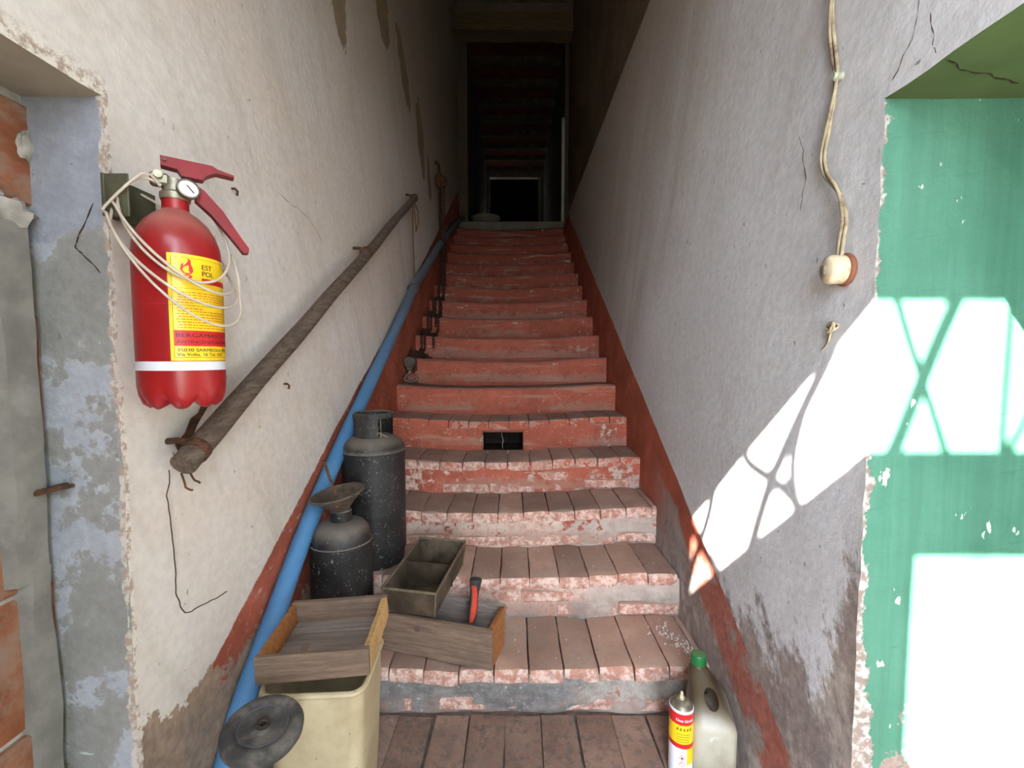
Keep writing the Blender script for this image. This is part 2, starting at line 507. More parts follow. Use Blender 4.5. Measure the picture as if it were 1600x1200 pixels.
def cream_plastic():
    t = NT('stained_cream_plastic')
    n1 = t.noise(7, 6, .6); n2 = t.noise(45, 4)
    c = t.mix(t.rng(n1, .35, .65), (0.52, 0.44, 0.28), (0.40, 0.32, 0.19))
    c = t.mix(t.mul(t.rng(t.noise(22, 5, .7), .66, .72), .8), c, (0.16, 0.12, 0.07))
    c = t.mix(t.mul(t.rng(n2, .66, .7), .6), c, (0.2, 0.15, 0.1))
    return t.out(c, .55, t.bump(n1, .2, .004), spec=.35)

def rust_mat(name='rust', a=(0.16, 0.07, 0.035), b=(0.06, 0.035, 0.025)):
    t = NT(name)
    n = t.noise(60, 6, .65)
    return t.out(t.mix(t.rng(n, .35, .65), a, b), .85, t.bump(n, .4, .002), metal=.25)

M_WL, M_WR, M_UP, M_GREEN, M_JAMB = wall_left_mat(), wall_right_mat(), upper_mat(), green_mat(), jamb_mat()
M_BRICK, M_FBRICK, M_RISER = brick_mat('stair_brick'), brick_mat('floor_brick', True), riser_mat()
M_WOOD = wood_mat('grey_brown_wood', (0.23, 0.155, 0.11), (0.145, 0.098, 0.07))
M_WOOD_O = wood_mat('orange_wood', (0.36, 0.145, 0.045), (0.25, 0.10, 0.035), dk=.25)
M_WOOD_Y = wood_mat('raw_yellow_wood', (0.62, 0.40, 0.17), (0.42, 0.25, 0.10), (2, 40, 40), dk=.3)
M_WOOD_G = wood_mat('dusty_grey_board', (0.27, 0.22, 0.185), (0.19, 0.155, 0.135), dk=.3)
M_POLE = wood_mat('handrail_wood', (0.165, 0.12, 0.09), (0.085, 0.062, 0.048), (14, .8, 14), dk=.5)
M_DARKWOOD = wood_mat('dark_beam_wood', (0.15, 0.115, 0.065), (0.10, 0.072, 0.042))
M_BLACK, M_BIN, M_RUST = black_steel(), cream_plastic(), rust_mat()
M_OLIVE = simple('dull_olive_metal', (0.060, 0.044, 0.029), .65, .35, 14, .1, .3, .2, (0.125, 0.095, 0.062), .7)
M_CEM = simple('grey_cement', (0.235, 0.22, 0.20), .92, .2, 18, 0, .1, .5, (0.32, 0.30, 0.28), .5)
M_DIRT = simple('dark_joint_dirt', (0.12, 0.095, 0.08), .95, .3, 30, 0, .1, .4)
M_MORTAR = simple('pale_mortar', (0.40, 0.37, 0.33), .95, .25, 30, 0, .1, .6)
M_CLAY = simple('hollow_clay', (0.29, 0.105, 0.052), .9, .35, 14, 0, .1, .5, (0.30, 0.20, 0.15), .8)
M_RUBBER = simple('dusty_rubber', (0.065, 0.060, 0.056), .8, .3, 25, 0, .2, .3, (0.16, 0.14, 0.12), .7)
t = NT('blue_hose')
n1 = t.noise(4, 5, .6); n2 = t.noise(30, 5)
nx, ny, nzz = t.nz_()
c = t.var((0.075, 0.235, 0.46), n1, .12)
dst = t.add(t.rng(t.y, 1.6, 3.4, .10, .85), t.mul(t.sub(n1, .5), .5))
c = t.mix(t.mn(t.mx(dst, 0.0), .85), c, t.var((0.17, 0.175, 0.165), n2, .15))
c = t.mix(t.mul(t.rng(n2, .66, .72), .6), c, (0.10, 0.09, 0.08))
M_HOSE = t.out(c, .55, t.bump(n2, .1, .002), spec=.35)
M_CORD = simple('hemp_cord', (0.13, 0.085, 0.05), .9, .2, 60)
M_WIRE = simple('dark_wire', (0.07, 0.05, 0.04), .6, .2, 60, .6)
M_CABLE = simple('aged_cloth_cable', (0.37, 0.315, 0.205), .75, .25, 40, 0, .3, .2, (0.16, 0.12, 0.08), .7)
M_IVORY = simple('yellowed_bakelite', (0.56, 0.48, 0.32), .4, .15, 30, 0, .5, .1, (0.20, 0.14, 0.09), .6)
t = NT('extinguisher_red')
n1 = t.noise(9, 6, .6); n2 = t.noise(70, 4)
nx, ny, nzz = t.nz_()
c = t.var((0.31, 0.010, 0.012), n1, .15)
c = t.mix(t.mul(t.rng(t.add(nzz, t.mul(t.sub(n1, .5), .5)), .12, .65), .42), c, (0.46, 0.25, 0.20))
c = t.mix(t.mul(t.rng(n2, .70, .74), .5), c, (0.10, 0.03, 0.03))
M_REDEXT = t.out(c, t.rng(n1, .3, .7, .28, .42), None, spec=.5)
M_REDPL = simple('red_lever_paint', (0.22, 0.008, 0.012), .5, .15, 20, 0, .3, .05)
M_CHROME = simple('dull_chrome', (0.27, 0.245, 0.18), .42, .35, 40, .7, .5, .1)
M_WHITE = simple('white_print', (0.72, 0.74, 0.78), .4, .05, 20, 0, .4, 0)
M_YEL = simple('yellow_print', (0.90, 0.60, 0.015), .32, .05, 20, 0, .5, 0)
M_INK = simple('dark_print', (0.05, 0.018, 0.02), .4, .05, 20, 0, .4, 0)
M_INKR = simple('red_print', (0.58, 0.02, 0.02), .4, .05, 20, 0, .4, 0)
M_INKO = simple('orange_small_print', (0.60, 0.17, 0.02), .4, .05, 20, 0, .4, 0)
M_CREAMTUBE = simple('cream_tube', (0.55, 0.47, 0.38), .45, .15, 20, 0, .4, 0)
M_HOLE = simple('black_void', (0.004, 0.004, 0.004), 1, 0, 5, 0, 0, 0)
M_COR = simple('corridor_shade', (0.10, 0.085, 0.065), .95, .15, 3, 0, .1, .3)  # corridor walls, joists and tiles: lack of light put into their colour
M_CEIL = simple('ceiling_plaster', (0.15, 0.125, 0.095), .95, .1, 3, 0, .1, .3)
M_JOIST = wood_mat('dark_joist_wood', (0.05, 0.038, 0.025), (0.035, 0.027, 0.018))
M_TILEC = simple('dark_red_ceiling_tile', (0.075, 0.022, 0.015), .9, .2, 6, 0, .1, .3)
M_STONE = simple('grey_stone', (0.17, 0.165, 0.13), .85, .15, 10, 0, .2, .3)
M_SAND = simple('courtyard_gravel', (0.30, 0.27, 0.23), .95, .15, 6, 0, .1, .4)
M_DOOR = wood_mat('old_green_door', (0.10, 0.17, 0.13), (0.07, 0.12, 0.09), (14, 14, 1))
M_IRON = simple('wrought_iron', (0.05, 0.05, 0.05), .6, .2, 30, .6)

# ------------------------------------------------------------------ walls
def disp(y, z, seed):
    return .007 * nz(y, z, 0, 1.3, seed) + .0035 * nz(y, z, 0, 5, seed + 3)

def ticks(a, b, step, cuts=()):
    ks = sorted(set([a, b] + [c for c in cuts if a < c < b]))
    out = [a]
    for p, q in zip(ks, ks[1:]):
        m = max(1, round((q - p) / step))
        out += [p + (q - p) * i / m for i in range(1, m + 1)]
    return out

def wall_with_hole(xplane, sgn, y0, y1, z0, z1, hole, seed, step=.04):
    """vertical wall at x = xplane; hole = (ya, yb, za, zb)"""
    ya, yb, za, zb = hole
    ys, zs = ticks(y0, y1, step, (ya, yb)), ticks(z0, z1, step, (za, zb))
    # finer near the visible corner
    mb = MB(); idx = {}
    def P(y, z):
        key = (round(y, 5), round(z, 5))
        if key not in idx:
            x = xplane + disp(y, z, seed)
            yy, zz = y, z
            on_y = abs(y - yb) < 1e-4 and z <= zb + 1e-4
            on_z = abs(z - zb) < 1e-4 and ya <= y <= yb + 1e-4
            if on_y: yy += .006 * nz(z, 1, 0, 9, seed) + .004 * nz(z, 2, 0, 30, seed); x += sgn * .003
            if on_z: zz += .005 * nz(y, 4, 0, 9, seed) + .003 * nz(y, 5, 0, 25, seed)
            idx[key] = len(mb.v); mb.v.append((x, yy, zz))
        return idx[key]
    for a, b in zip(ys, ys[1:]):
        for c, d in zip(zs, zs[1:]):
            if a >= ya - 1e-6 and b <= yb + 1e-6 and c >= za - 1e-6 and d <= zb + 1e-6: continue
            mb.f.append((P(a, c), P(b, c), P(b, d), P(a, d)))
    return mb, ys, zs, lambda y, z: mb.v[idx[(round(y, 5), round(z, 5))]]

# left wall and its bricked-up doorway
LH = (-.20, .82, 0.0, 1.65)
mb, ys, zs, pv = wall_with_hole(XL, 1, YF, 6.2, -.02, 5.72, (LH[0], LH[1], -.02, LH[3]), 3.1)
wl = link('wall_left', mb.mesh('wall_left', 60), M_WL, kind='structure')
XB = -.875
XBK = -.96
def reveal(pv, ys, zs, ya, yb, zb, xback, far=True, seed=0):
    """far jamb and soffit meshes that start from the ragged wall edge"""
    jz = [z for z in zs if z <= zb + 1e-4]
    n = 7
    j = MB()
    def PJ(i, k):
        p = Vector(pv(yb, jz[k])); t = i / (n - 1)
        y = p.y + (yb - p.y) * min(1, t * 3)
        x = p.x + (xback - p.x) * t
        return (x, y + .004 * nz(x, jz[k], 0, 6, seed) * min(1, t * 4), p.z + (.03 if k == len(jz) - 1 and i > 0 else 0))
    j.grid(PJ, n, len(jz))
    sy = [y for y in ys if ya - 1e-4 <= y <= yb + 1e-4]
    s_ = MB()
    def PS(i, k):
        p = Vector(pv(sy[k], zb)); t = i / (n - 1)
        z = p.z + (zb - p.z) * min(1, t * 3)
        return (p.x + (xback - p.x) * t, p.y + (.03 if k == len(sy) - 1 and i > 0 else 0), z + .004 * nz(p.x, p.y, t, 6, seed) * min(1, t * 4))
    s_.grid(PS, n, len(sy))
    nj = MB().grid(lambda i, k: (pv(ya, jz[k])[0] + (xback - pv(ya, jz[k])[0]) * i, ya, jz[k]), 2, len(jz))
    return j, s_, nj
j, s_, nj = reveal(pv, ys, zs, LH[0], LH[1], LH[3], XBK, seed=5)
link('jamb', j.mesh('jamb', 60), M_JAMB, wl)
link('soffit', s_.mesh('soffit', 60), simple('beige_plaster', (0.33, 0.29, 0.235), .92, .15, 8, 0, .1, .4), wl)
link('jamb', nj.mesh('jamb', 60), M_JAMB, wl)
# infill of the doorway: hollow clay blocks, cement strip, mortar
rnd = random.Random(4)
blk = MB().box((0, 0, 0), (.10, .122, .245), bev=.004).mesh('clay_block')
blk.materials.append(M_CLAY)
k = 0
for r_ in range(7):
    z = .125 + r_ * .253
    if z > 1.6: z = 1.545
    for c_ in range(9):
        y = .775 - c_ * .128 - (.045 if r_ % 2 else 0)
        if y < LH[0]: continue
        if r_ == 6:
            sc = (1, 1, .72)
        else: sc = (1, 1, 1)
        o = link('clay_block', blk, None, wl, loc=(XB - .05 + rnd.uniform(-.006, .004), y, z), rot=(rnd.uniform(-.01, .01), 0, rnd.uniform(-.02, .02)))
        o.scale = sc
link('mortar_bed', MB().box((XB - .09, .31, .86), (.16, 1.10, 1.78)).mesh('mortar_bed'), M_MORTAR, wl)
def rough_slab(x0, x1, y0, y1, z0, z1, seed, amp=.006, ny=6, nzn=60):
    m = MB()
    def P(i, k):
        u = i / (ny - 1); z = z0 + (z1 - z0) * k / (nzn - 1)
        y = y0 + (y1 - y0) * u + (.006 * nz(z, u, 0, 6, seed) if 0 < i < ny - 1 else .008 * nz(z, i, 0, 5, seed))
        e = 1 if 0 < i < ny - 1 else 0
        x = x0 + (x1 - x0) * e + amp * nz(y, z, 0, 12, seed)
        return (x, y, z)
    return m.grid(P, ny, nzn)
link('cement_strip', rough_slab(XB - .03, XB + .016, .752, .812, 0, .80, 4, nzn=40).mesh('cement_strip', 50), M_CEM, wl)
def lump(c, r, seed, n=10, sq=(1, 1, 1)):
    m = MB()
    prof = [(sin(pi * i / n), -cos(pi * i / n)) for i in range(n + 1)]
    def md(p, a, rr, zz):
        d = Vector((cos(a) * rr, sin(a) * rr, zz))
        f = r * (1 + .45 * nz(d.x, d.y, d.z, 1.6, seed) + .25 * nz(d.x, d.y, d.z, 4, seed))
        return Vector(c) + Vector((d.x * f * sq[0], d.y * f * sq[1], d.z * f * sq[2]))
    m.lathe(prof, 14, md, caps=False)
    return m
link('cement_strip', rough_slab(XB - .03, XB + .018, .730, .813, .78, 1.415, 7, nzn=40).mesh('cement_strip', 50), M_CEM, wl)
link('mortar_lump', lump((XB + .006, .778, 1.435), .026, 2, sq=(.8, 1.3, .9)).mesh('mortar_lump', 40), M_MORTAR, wl)
link('mortar_lump', lump((XB + .002, .812, 1.56), .016, 5, sq=(.6, .7, 1.5)).mesh('mortar_lump', 40), M_MORTAR, wl)
link('mortar_lump', lump((XB + .002, .755, 1.46), .014, 9, sq=(.7, 1, 1.4)).mesh('mortar_lump', 40), M_MORTAR, wl)

# right wall, its green doorway and the upper storey set back above it
RH = (-.30, .80, 0.0, 1.632)
mb, ys, zs, pv = wall_with_hole(XR, -1, YF, 6.2, -.02, 2.88, (RH[0], RH[1], -.02, RH[3]), 8.4)
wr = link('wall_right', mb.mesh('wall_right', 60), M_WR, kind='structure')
j, s_, nj = reveal(pv, ys, zs, RH[0], RH[1], RH[3], 1.25, seed=11)
link('green_jamb', j.mesh('green_jamb', 60), M_GREEN, wr)
link('green_soffit', s_.mesh('green_soffit', 60), simple('olive_limewash', (0.105, 0.150, 0.065), .85, .2, 5, 0, .2, .4, (0.09, 0.14, 0.07), .5), wr)
link('green_jamb', nj.mesh('green_jamb', 60), M_GREEN, wr)
XU = .75
m = MB()
yy = ticks(YF, 6.2, .1)
m.grid(lambda i, k: ((XR + disp(yy[k], 2.88, 8.4) - .0) if i == 0 else XU, yy[k], 2.88), 2, len(yy))
zz = ticks(2.88, 5.72, .1)
m.grid(lambda i, k: (XU + disp(yy[i], zz[k], 2.2), yy[i], zz[k]), len(yy), len(zz))
link('upper_wall', m.mesh('upper_wall', 40), M_UP, wr)
# closed door leaf at the back of the green doorway
d2 = link('door_2', MB().box((1.27, .25, .816), (.05, 1.14, 1.70), bev=.004).mesh('door_2'), M_DOOR, kind='structure')
for q in range(2):
    link('door_panel', MB().box((1.242, .25, .42 + q * .78), (.02, .78, .60), bev=.012).mesh('door_panel'), M_DOOR, d2)
link('knob_or_shadow_disc', MB().lathe([(0, 0), (.025, .005), (.03, .02), (.02, .04), (.012, .045), (.012, .06)], 16, M=Matrix.Translation((1.18, -.18, .95)) @ Matrix.Rotation(pi / 2, 4, 'Y')).mesh('knob_or_shadow_disc'), M_RUST, d2)

# cracks in the plaster (fine open grooves, edges slightly raised)
def crack(parent, pts, r=.0006):
    link('crack', MB().tube(pts, r, 5, 0, rfun=lambda i, m: r * (.5 + abs(sin(i * 2.1))) if 0 < i < m - 1 else r * .2).mesh('crack', 0), M_WIRE, parent)
def wob(P, n, a, seed, axes=(0, 1, 1)):
    out = []
    for p, q in zip(P, P[1:]):
        for i in range(n):
            t = i / n
            v = Vector(p).lerp(Vector(q), t)
            out.append(v + Vector((axes[0] * a * nz(v.y, v.z, v.x, 40, seed), axes[1] * a * nz(v.y, v.z, v.x, 40, seed + 5), axes[2] * a * nz(v.y, v.z, v.x, 40, seed + 9))))
    out.append(Vector(P[-1])); return out
xr_ = XR - .0005
crack(wr, wob([(xr_, .733, 1.86), (xr_, .738, 1.77), (xr_, .755, 1.70), (xr_, .79, 1.655)], 8, .006, 1))
crack(wr, wob([(xr_, .725, 1.715), (xr_, .715, 1.68), (xr_, .708, 1.64)], 6, .006, 4))
crack(wr, wob([(.655, .70, 1.6305), (.70, .72, 1.6305), (.76, .735, 1.6305), (.83, .755, 1.6305)], 7, .006, 6, (1, 1, 0)), .0009)
crack(wr, wob([(xr_, .835, 1.50), (xr_, .86, 1.51)], 5, .004, 8), .0006)
crack(wr, wob([(xr_, 1.04, 1.70), (xr_, 1.01, 1.58), (xr_, 1.03, 1.50)], 8, .01, 14), .0005)
crack(wl, wob([(XL + .002, 1.42, 1.70), (XL + .002, 1.62, 1.68), (XL + .002, 1.75, 1.63)], 8, .012, 18), .0005)
crack(wl, wob([(-.76, .8185, 1.46), (-.79, .8185, 1.41), (-.80, .8185, 1.385), (-.785, .8185, 1.37), (-.755, .8185, 1.335)], 5, .004, 20, (1, 0, 1)), .0009)

# ------------------------------------------------------------------ ceiling, landing corridor, front wall
ce = link('ceiling', MB().box((0, 5.0, 5.66), (2.2, 11.4, .1)).mesh('ceiling'), M_CEIL, kind='structure')
beam = MB()
rb = random.Random(8)
def PB(i, k):
    x = -.745 + 1.5 * k / 24
    q = [(5.78, 5.275), (5.78, 5.49), (6.0, 5.49), (6.0, 5.275)][i]
    return (x, q[0] + .006 * nz(x, i, 0, 6, 3), q[1] + (.012 * nz(x, i, 0, 4, 6) - (.02 if (x > .55 and i in (0, 3)) else 0) if i in (0, 3) else 0))
beam.grid(PB, 4, 25, closed=True)
link('beam', beam.mesh('beam', 40), M_DARKWOOD, ce)
link('lintel_face', MB().box((0, 5.90, 5.55), (1.5, .2, .12)).mesh('lintel_face'), M_CEIL, ce)
link('ceiling_boards', MB().box((.04, 8.3, 5.56), (1.6, 4.6, .06)).mesh('ceiling_boards'), M_TILEC, ce)
jm = MB().box((0, 0, 0), (1.5, .09, .10), bev=.006).mesh('joist'); jm.materials.append(M_JOIST)
for k in range(9):
    link('joist', jm, None, ce, loc=(.04, 6.16 + .525 * k, 5.48))
# corridor beyond the landing
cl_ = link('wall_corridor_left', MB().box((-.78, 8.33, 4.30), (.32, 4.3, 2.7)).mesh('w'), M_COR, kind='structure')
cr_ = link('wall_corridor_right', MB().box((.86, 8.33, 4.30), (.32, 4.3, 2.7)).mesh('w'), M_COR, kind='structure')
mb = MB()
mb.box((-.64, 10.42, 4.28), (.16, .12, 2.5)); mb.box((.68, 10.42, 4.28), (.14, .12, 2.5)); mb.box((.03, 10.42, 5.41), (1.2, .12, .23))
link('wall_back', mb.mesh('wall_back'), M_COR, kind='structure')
d3 = link('doorway_dark', MB().box((.03, 10.52, 4.18), (1.2, .04, 2.3), bev=.003).mesh('doorway_dark'), M_HOLE, kind='structure')  # black slab, the darkness of the open doorway as a colour
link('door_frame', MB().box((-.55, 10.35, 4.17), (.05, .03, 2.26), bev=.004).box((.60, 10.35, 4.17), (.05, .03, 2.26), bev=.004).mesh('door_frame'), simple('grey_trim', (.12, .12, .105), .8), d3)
M_POST = simple('white_corner_paint', (0.42, 0.42, 0.385), .85, .08, 8, 0, .2, .2)
link('trim_1', MB().box((-.668, 6.235, 3.72), (.085, .05, 1.36), bev=.006).mesh('trim_1'), M_POST, kind='structure')
link('trim_2', MB().box((.70, 6.235, 3.74), (.075, .05, 1.40), bev=.006).mesh('trim_2'), M_POST, kind='structure')
# entrance wall with the double door (one leaf open) and iron-grilled fanlight, behind the camera
def U(u): return u - SUN_K * (.80 - YF)
def V(v): return v + SUN_M * (.80 - YF)
fx0, fx1 = U(.172), .57
lz0, lz1 = V(1.012), V(1.328)
dz1, dx0 = V(.855), U(.717)
mb = MB()
T = .05
def slab(x0, x1, z0, z1): mb.box(((x0 + x1) / 2, YF - T / 2, (z0 + z1) / 2), (x1 - x0, T, z1 - z0))
slab(-1.1, fx0, -.06, 5.70); slab(fx1, 1.4, -.06, 5.70); slab(fx0, fx1, lz1, 5.70)
link('wall_front', mb.mesh('wall_front'), M_UP, kind='structure')
mb = MB(); slab(fx0, fx1, dz1, lz0)
dr = link('door_1', mb.mesh('door_1'), M_DOOR, kind='structure')
mb = MB(); slab(fx0, dx0, 0, dz1); link('door_leaf', mb.mesh('door_leaf'), M_DOOR, dr)
for q in range(2):
    link('door_panel', MB().box(((fx0 + dx0) / 2, YF + .004, .5 + q * .92), (dx0 - fx0 - .12, .02, .74), bev=.008).mesh('door_panel'), M_DOOR, dr)
link('knob_or_shadow_disc', MB().lathe([(.0, -.005), (.05, -.005), (.052, .0), (.05, .006), (.02, .012), (.02, .03), (.03, .04), (.0, .05)], 20, M=Matrix.Translation((U(.715), YF, V(.385))) @ Matrix.Rotation(-pi / 2, 4, 'X')).mesh('knob_or_shadow_disc'), M_RUST, dr)  # disc added on the unseen leaf to cast the rounded shadow corner
# second leaf swung open to the outside
link('door_leaf', MB().box((fx1 + .03, YF - .32, dz1 / 2), (.04, .50, dz1)).mesh('door_leaf'), M_DOOR, dr)
w1 = link('window_1', MB().box(((fx0 + fx1) / 2, YF - .025, lz1 - .006), (fx1 - fx0, .03, .012)).mesh('window_1'), M_DOOR, kind='structure')
def gb(pts, w=.011):
    P = [(U(u), YF - .025, V(v)) for u, v in pts]
    link('grille_bar', MB().tube(P, w / 2, 8, 6 if len(P) > 2 else 0).mesh('grille_bar'), M_IRON, w1)
def motif(u0, bar):
    v0, v1 = 1.005, 1.335
    gb([(u0 + .066, v1), (u0 + .035, 1.26), (u0, 1.163), (u0 - .035, 1.06), (u0 - .058, v0)], .024)
    gb([(u0 - .062, v1), (u0 - .04, 1.27), (u0, 1.163), (u0 + .035, 1.07), (u0 + .056, v0)], .016)
    if bar:
        gb([(bar, v1), (bar - .002, v0)], .014)
        gb([(bar + .004, 1.32), (bar + .03, 1.25), (bar + .052, 1.163), (bar + .03, 1.07), (bar - .002, 1.02)], .013)
motif(.725, .877)
gb([(.575, 1.335), (.565, 1.30), (.515, 1.235), (.463, 1.156), (.430, 1.07), (.403, .985)], .030)
gb([(.382, 1.335), (.400, 1.27), (.463, 1.156), (.510, 1.07), (.536, .985)], .025)
gb([(.535, 1.27), (.512, 1.18), (.512, 1.10), (.530, 1.0)], .022)
gb([(.283, 1.345), (.266, 1.27), (.228, 1.184), (.190, 1.12), (.160, 1.02)], .030)
gb([(.172, 1.31), (.228, 1.184), (.285, 1.07), (.325, .975)], .030)
gb([(1.10, 1.335), (1.10, 1.005)])
link('ground', MB().box((0, -10.5, -.06), (30, 20, .08)).mesh('ground'), M_SAND, kind='structure')

# ------------------------------------------------------------------ floor of bricks laid end on
fl = link('floor', MB().box((.25, .45, -.035), (2.2, 1.95, .05)).mesh('floor'), M_DIRT, kind='structure')
rnd = random.Random(11)
bmesh_v = []
for q in range(5):
    m = MB().box((0, 0, 0), (.1132, .269, .05), bev=.003, jit=.003, rnd=rnd).mesh('floor_brick'); m.materials.append(M_FBRICK); bmesh_v.append(m)
for r_ in range(6):
    for c_ in range(13):
        x = -.745 + .056 + c_ * .1165 + rnd.uniform(-.003, .003) - (.05 if r_ % 2 else 0) + .02
        if x > XR - .02 or x < XL + .02: continue
        link('brick', rnd.choice(bmesh_v), None, fl, loc=(x, 1.262 - r_ * .272, -.0245 + rnd.uniform(-.003, .0035)),
             rot=(rnd.uniform(-.008, .008), rnd.uniform(-.012, .012), rnd.uniform(-.012, .012)))

# ------------------------------------------------------------------ staircase
st = empty('staircase', (0, Y1, 0), 'worn brick staircase with flaking red painted risers between two plaster walls', 'stairs')
INV = Matrix.Translation((0, -Y1, 0))
rnd = random.Random(21)
def sag(x, n):
    t = (x + .10) / .62
    base = -.027 * max(0, 1 - t * t) * (1.0 if n > 2 else .55)
    return base + .006 * nz(x, n, 0, 3, n * 1.7) + .003 * nz(x, n, 0, 9, n * .7)
NB = 17
BR = set(range(1, 6))
def part_mesh(mb_, name, angle=40):
    me = mb_.mesh(name, angle); return me
for n in range(1, NB + 1):
    yn = nose_y(n); zt = n * RISE; zb = (n - 1) * RISE
    bricks = n in BR
    # riser and (for the upper steps) the worn nosing and tread as one skin
    m = MB()
    nx_ = 64
    if bricks:
        prof = [(.012, -.004), (.008, .015), (.006, .035), (.005, .055), (.004, .075), (.004, .095), (.005, .120), (.009, .137), (.03, .142)]
    else:
        prof = [(.012, -.004), (.008, .03), (.006, .07), (.004, .11), (.0, .145), (.004, .160), (.016, .168), (.05, .169), (.15, .169), (.31, .169)]
    hole = (-.172, .056) if n == 5 else None
    if hole:
        prof = [(.010, -.004), (.006, .002), (.004, .05), (.004, .106), (.006, .130), (.03, .138)]
    xs = ticks(XL - .01, XR + .01, .022, hole or ())
    def PR(i, k, prof=prof, xs=xs, n=n, yn=yn, zb=zb, bricks=bricks):
        x = xs[i]; dy, dz = prof[k]
        top = dz / .169
        z = zb + dz + sag(x, n) * top + (sag(x, n - 1) if n > 1 else 0) * (1 - top)
        amp = .017 if bricks and n < 5 else (.007 if bricks else .005)
        if bricks and dz > .1: z += .020 * nz(x, n, 1, 6, n * 3.1) + .010 * nz(x, n, 5, 20, n)
        y = yn + dy + amp * nz(x, z, 0, 7, n) * .8 + .004 * nz(x, z, 0, 22, n)
        if dy > .1: z = zt_(x, n)
        return (x, y - Y1, z)
    def zt_(x, n): return n * RISE + sag(x, n) - .002
    m.grid(PR, len(xs), len(prof))
    if hole:
        nv = len(prof); keep = []
        for f in m.f:
            cx = sum(m.v[i][0] for i in f) / 4; cz = sum(m.v[i][2] for i in f) / 4 - zb
            if hole[0] < cx < hole[1] and -.025 < cz < .078: continue
            keep.append(f)
        m.f = keep
    step = link('step', m.mesh('step', 50), M_RISER, st)
    if hole:
        zc = zb + .05; h = .094
        q = MB()
        x0, x1 = hole
        z0, z1 = zb - .024, zb + .080
        a, b = yn - .002 - Y1, yn + .20 - Y1
        q.add([(x0, a, z0), (x1, a, z0), (x1, a, z1), (x0, a, z1), (x0, b, z0), (x1, b, z0), (x1, b, z1), (x0, b, z1)],
              [(0, 1, 5, 4), (1, 2, 6, 5), (2, 3, 7, 6), (3, 0, 4, 7), (4, 5, 6, 7)])
        link('vent_hole', q.mesh('vent_hole', 0), simple('dark_duct', (0.02, 0.017, 0.014), .95, .3, 20, 0, .05), step, label='small dark rectangular vent opening in the riser')  # very dark lining of the opening
        link('vent_edge', MB().box((x0 - .003, a + .010, (z0 + z1) / 2), (.007, .03, .10), bev=.003).box((x1 + .003, a + .010, (z0 + z1) / 2), (.007, .03, .10), bev=.003)
             .box(((x0 + x1) / 2, a + .004, z1 + .003), (x1 - x0 + .012, .03, .006), bev=.002).mesh('vent_edge'), M_RISER, step)
        link('cobweb_wire', MB().tube(wob([(-.065, a + .03, z1), (-.06, a + .03, (z0 + z1) / 2 + .02), (-.062, a + .03, z0)], 6, .006, 3, (1, 0, 0)), .0012, 5).mesh('cobweb_wire'), M_CABLE, step)
    if bricks:
        # treads: bricks on the flat, their ends showing at the nosing
        cnt = 12
        pitch = (XR - XL) / cnt
        off = rnd.uniform(-.03, .03)
        for c_ in range(-1, cnt + 1):
            xa = XL + c_ * pitch + off + .003; xb = xa + pitch - .0035
            xa = max(xa, XL - .004); xb = min(xb, XR + .004)
            if xb - xa < .02: continue
            xc = (xa + xb) / 2; w = xb - xa
            q = MB()
            rz = rnd.uniform(-.0025, .0025); fy = rnd.uniform(-.004, .005)
            NXx, PRF = 5, [(.030, -.050), (.003, -.048), (.0, -.036), (.001, -.014), (.007, -.003), (.022, 0), (.07, .0005), (.12, .001), (.17, .001), (.22, .001), (.325, .001)]
            def PT(i, k, xa=xa, w=w, n=n, yn=yn, fy=fy, rz=rz):
                u = i / (NXx - 1); x = xa + w * u
                dy, dz = PRF[k]
                e = .0025 if i in (0, NXx - 1) else 0
                z = n * RISE + sag(x, n) + dz + rz - (e if dz > -.02 else 0)
                y = yn + dy + fy + e + (.006 * nz(x, z, 0, 14, n + 3) + .004 * nz(x, z, 0, 40, n)) * (1 if dy < .05 else 0)
                if i in (0, NXx - 1): x += .0028 * nz(y, n, 0, 14, 5 + i) - (.001 if i else -.001)
                z += .0015 * nz(x, y, 0, 14, 9)
                if n == 1: y += -.006
                return (x, y - Y1, z)
            q.grid(PT, NXx, len(PRF))
            b0 = 0; nv = len(PRF)
            q.f.append(tuple(range(nv))); q.f.append(tuple((NXx - 1) * nv + k2 for k2 in range(nv))[::-1])
            link('brick', q.mesh('brick', 45), M_BRICK, step)
        # courses of bricks in the riser, partly under the plaster
        if n <= 4:
            for row in range(2):
                bl = .236
                s0 = rnd.uniform(-.12, 0) + (.118 if row else 0)
                for c_ in range(-1, 7):
                    xa = XL + s0 + c_ * (bl + .008); xb = xa + bl
                    xa = max(xa, XL); xb = min(xb, XR)
                    if xb - xa < .04: continue
                    if n == 5 and xb > -.20 and xa < .08: continue
                    z0 = zb + .003 + row * .056 + sag((xa + xb) / 2, max(1, n - 1))
                    if n == 1: z0 = zb + .003 + row * .054
                    dpt = rnd.uniform(-.003, .013) if row == 0 else rnd.uniform(.005, .022)
                    if n == 1: dpt = rnd.uniform(.004, .014) + row * .012
                    q = MB().box(((xa + xb) / 2, yn + dpt + .04 - Y1, z0 + .026), (xb - xa, .08, .048), bev=.005, jit=.002, rnd=rnd)
                    link('brick', q.mesh('brick', 30), M_BRICK, step)
core = MB()
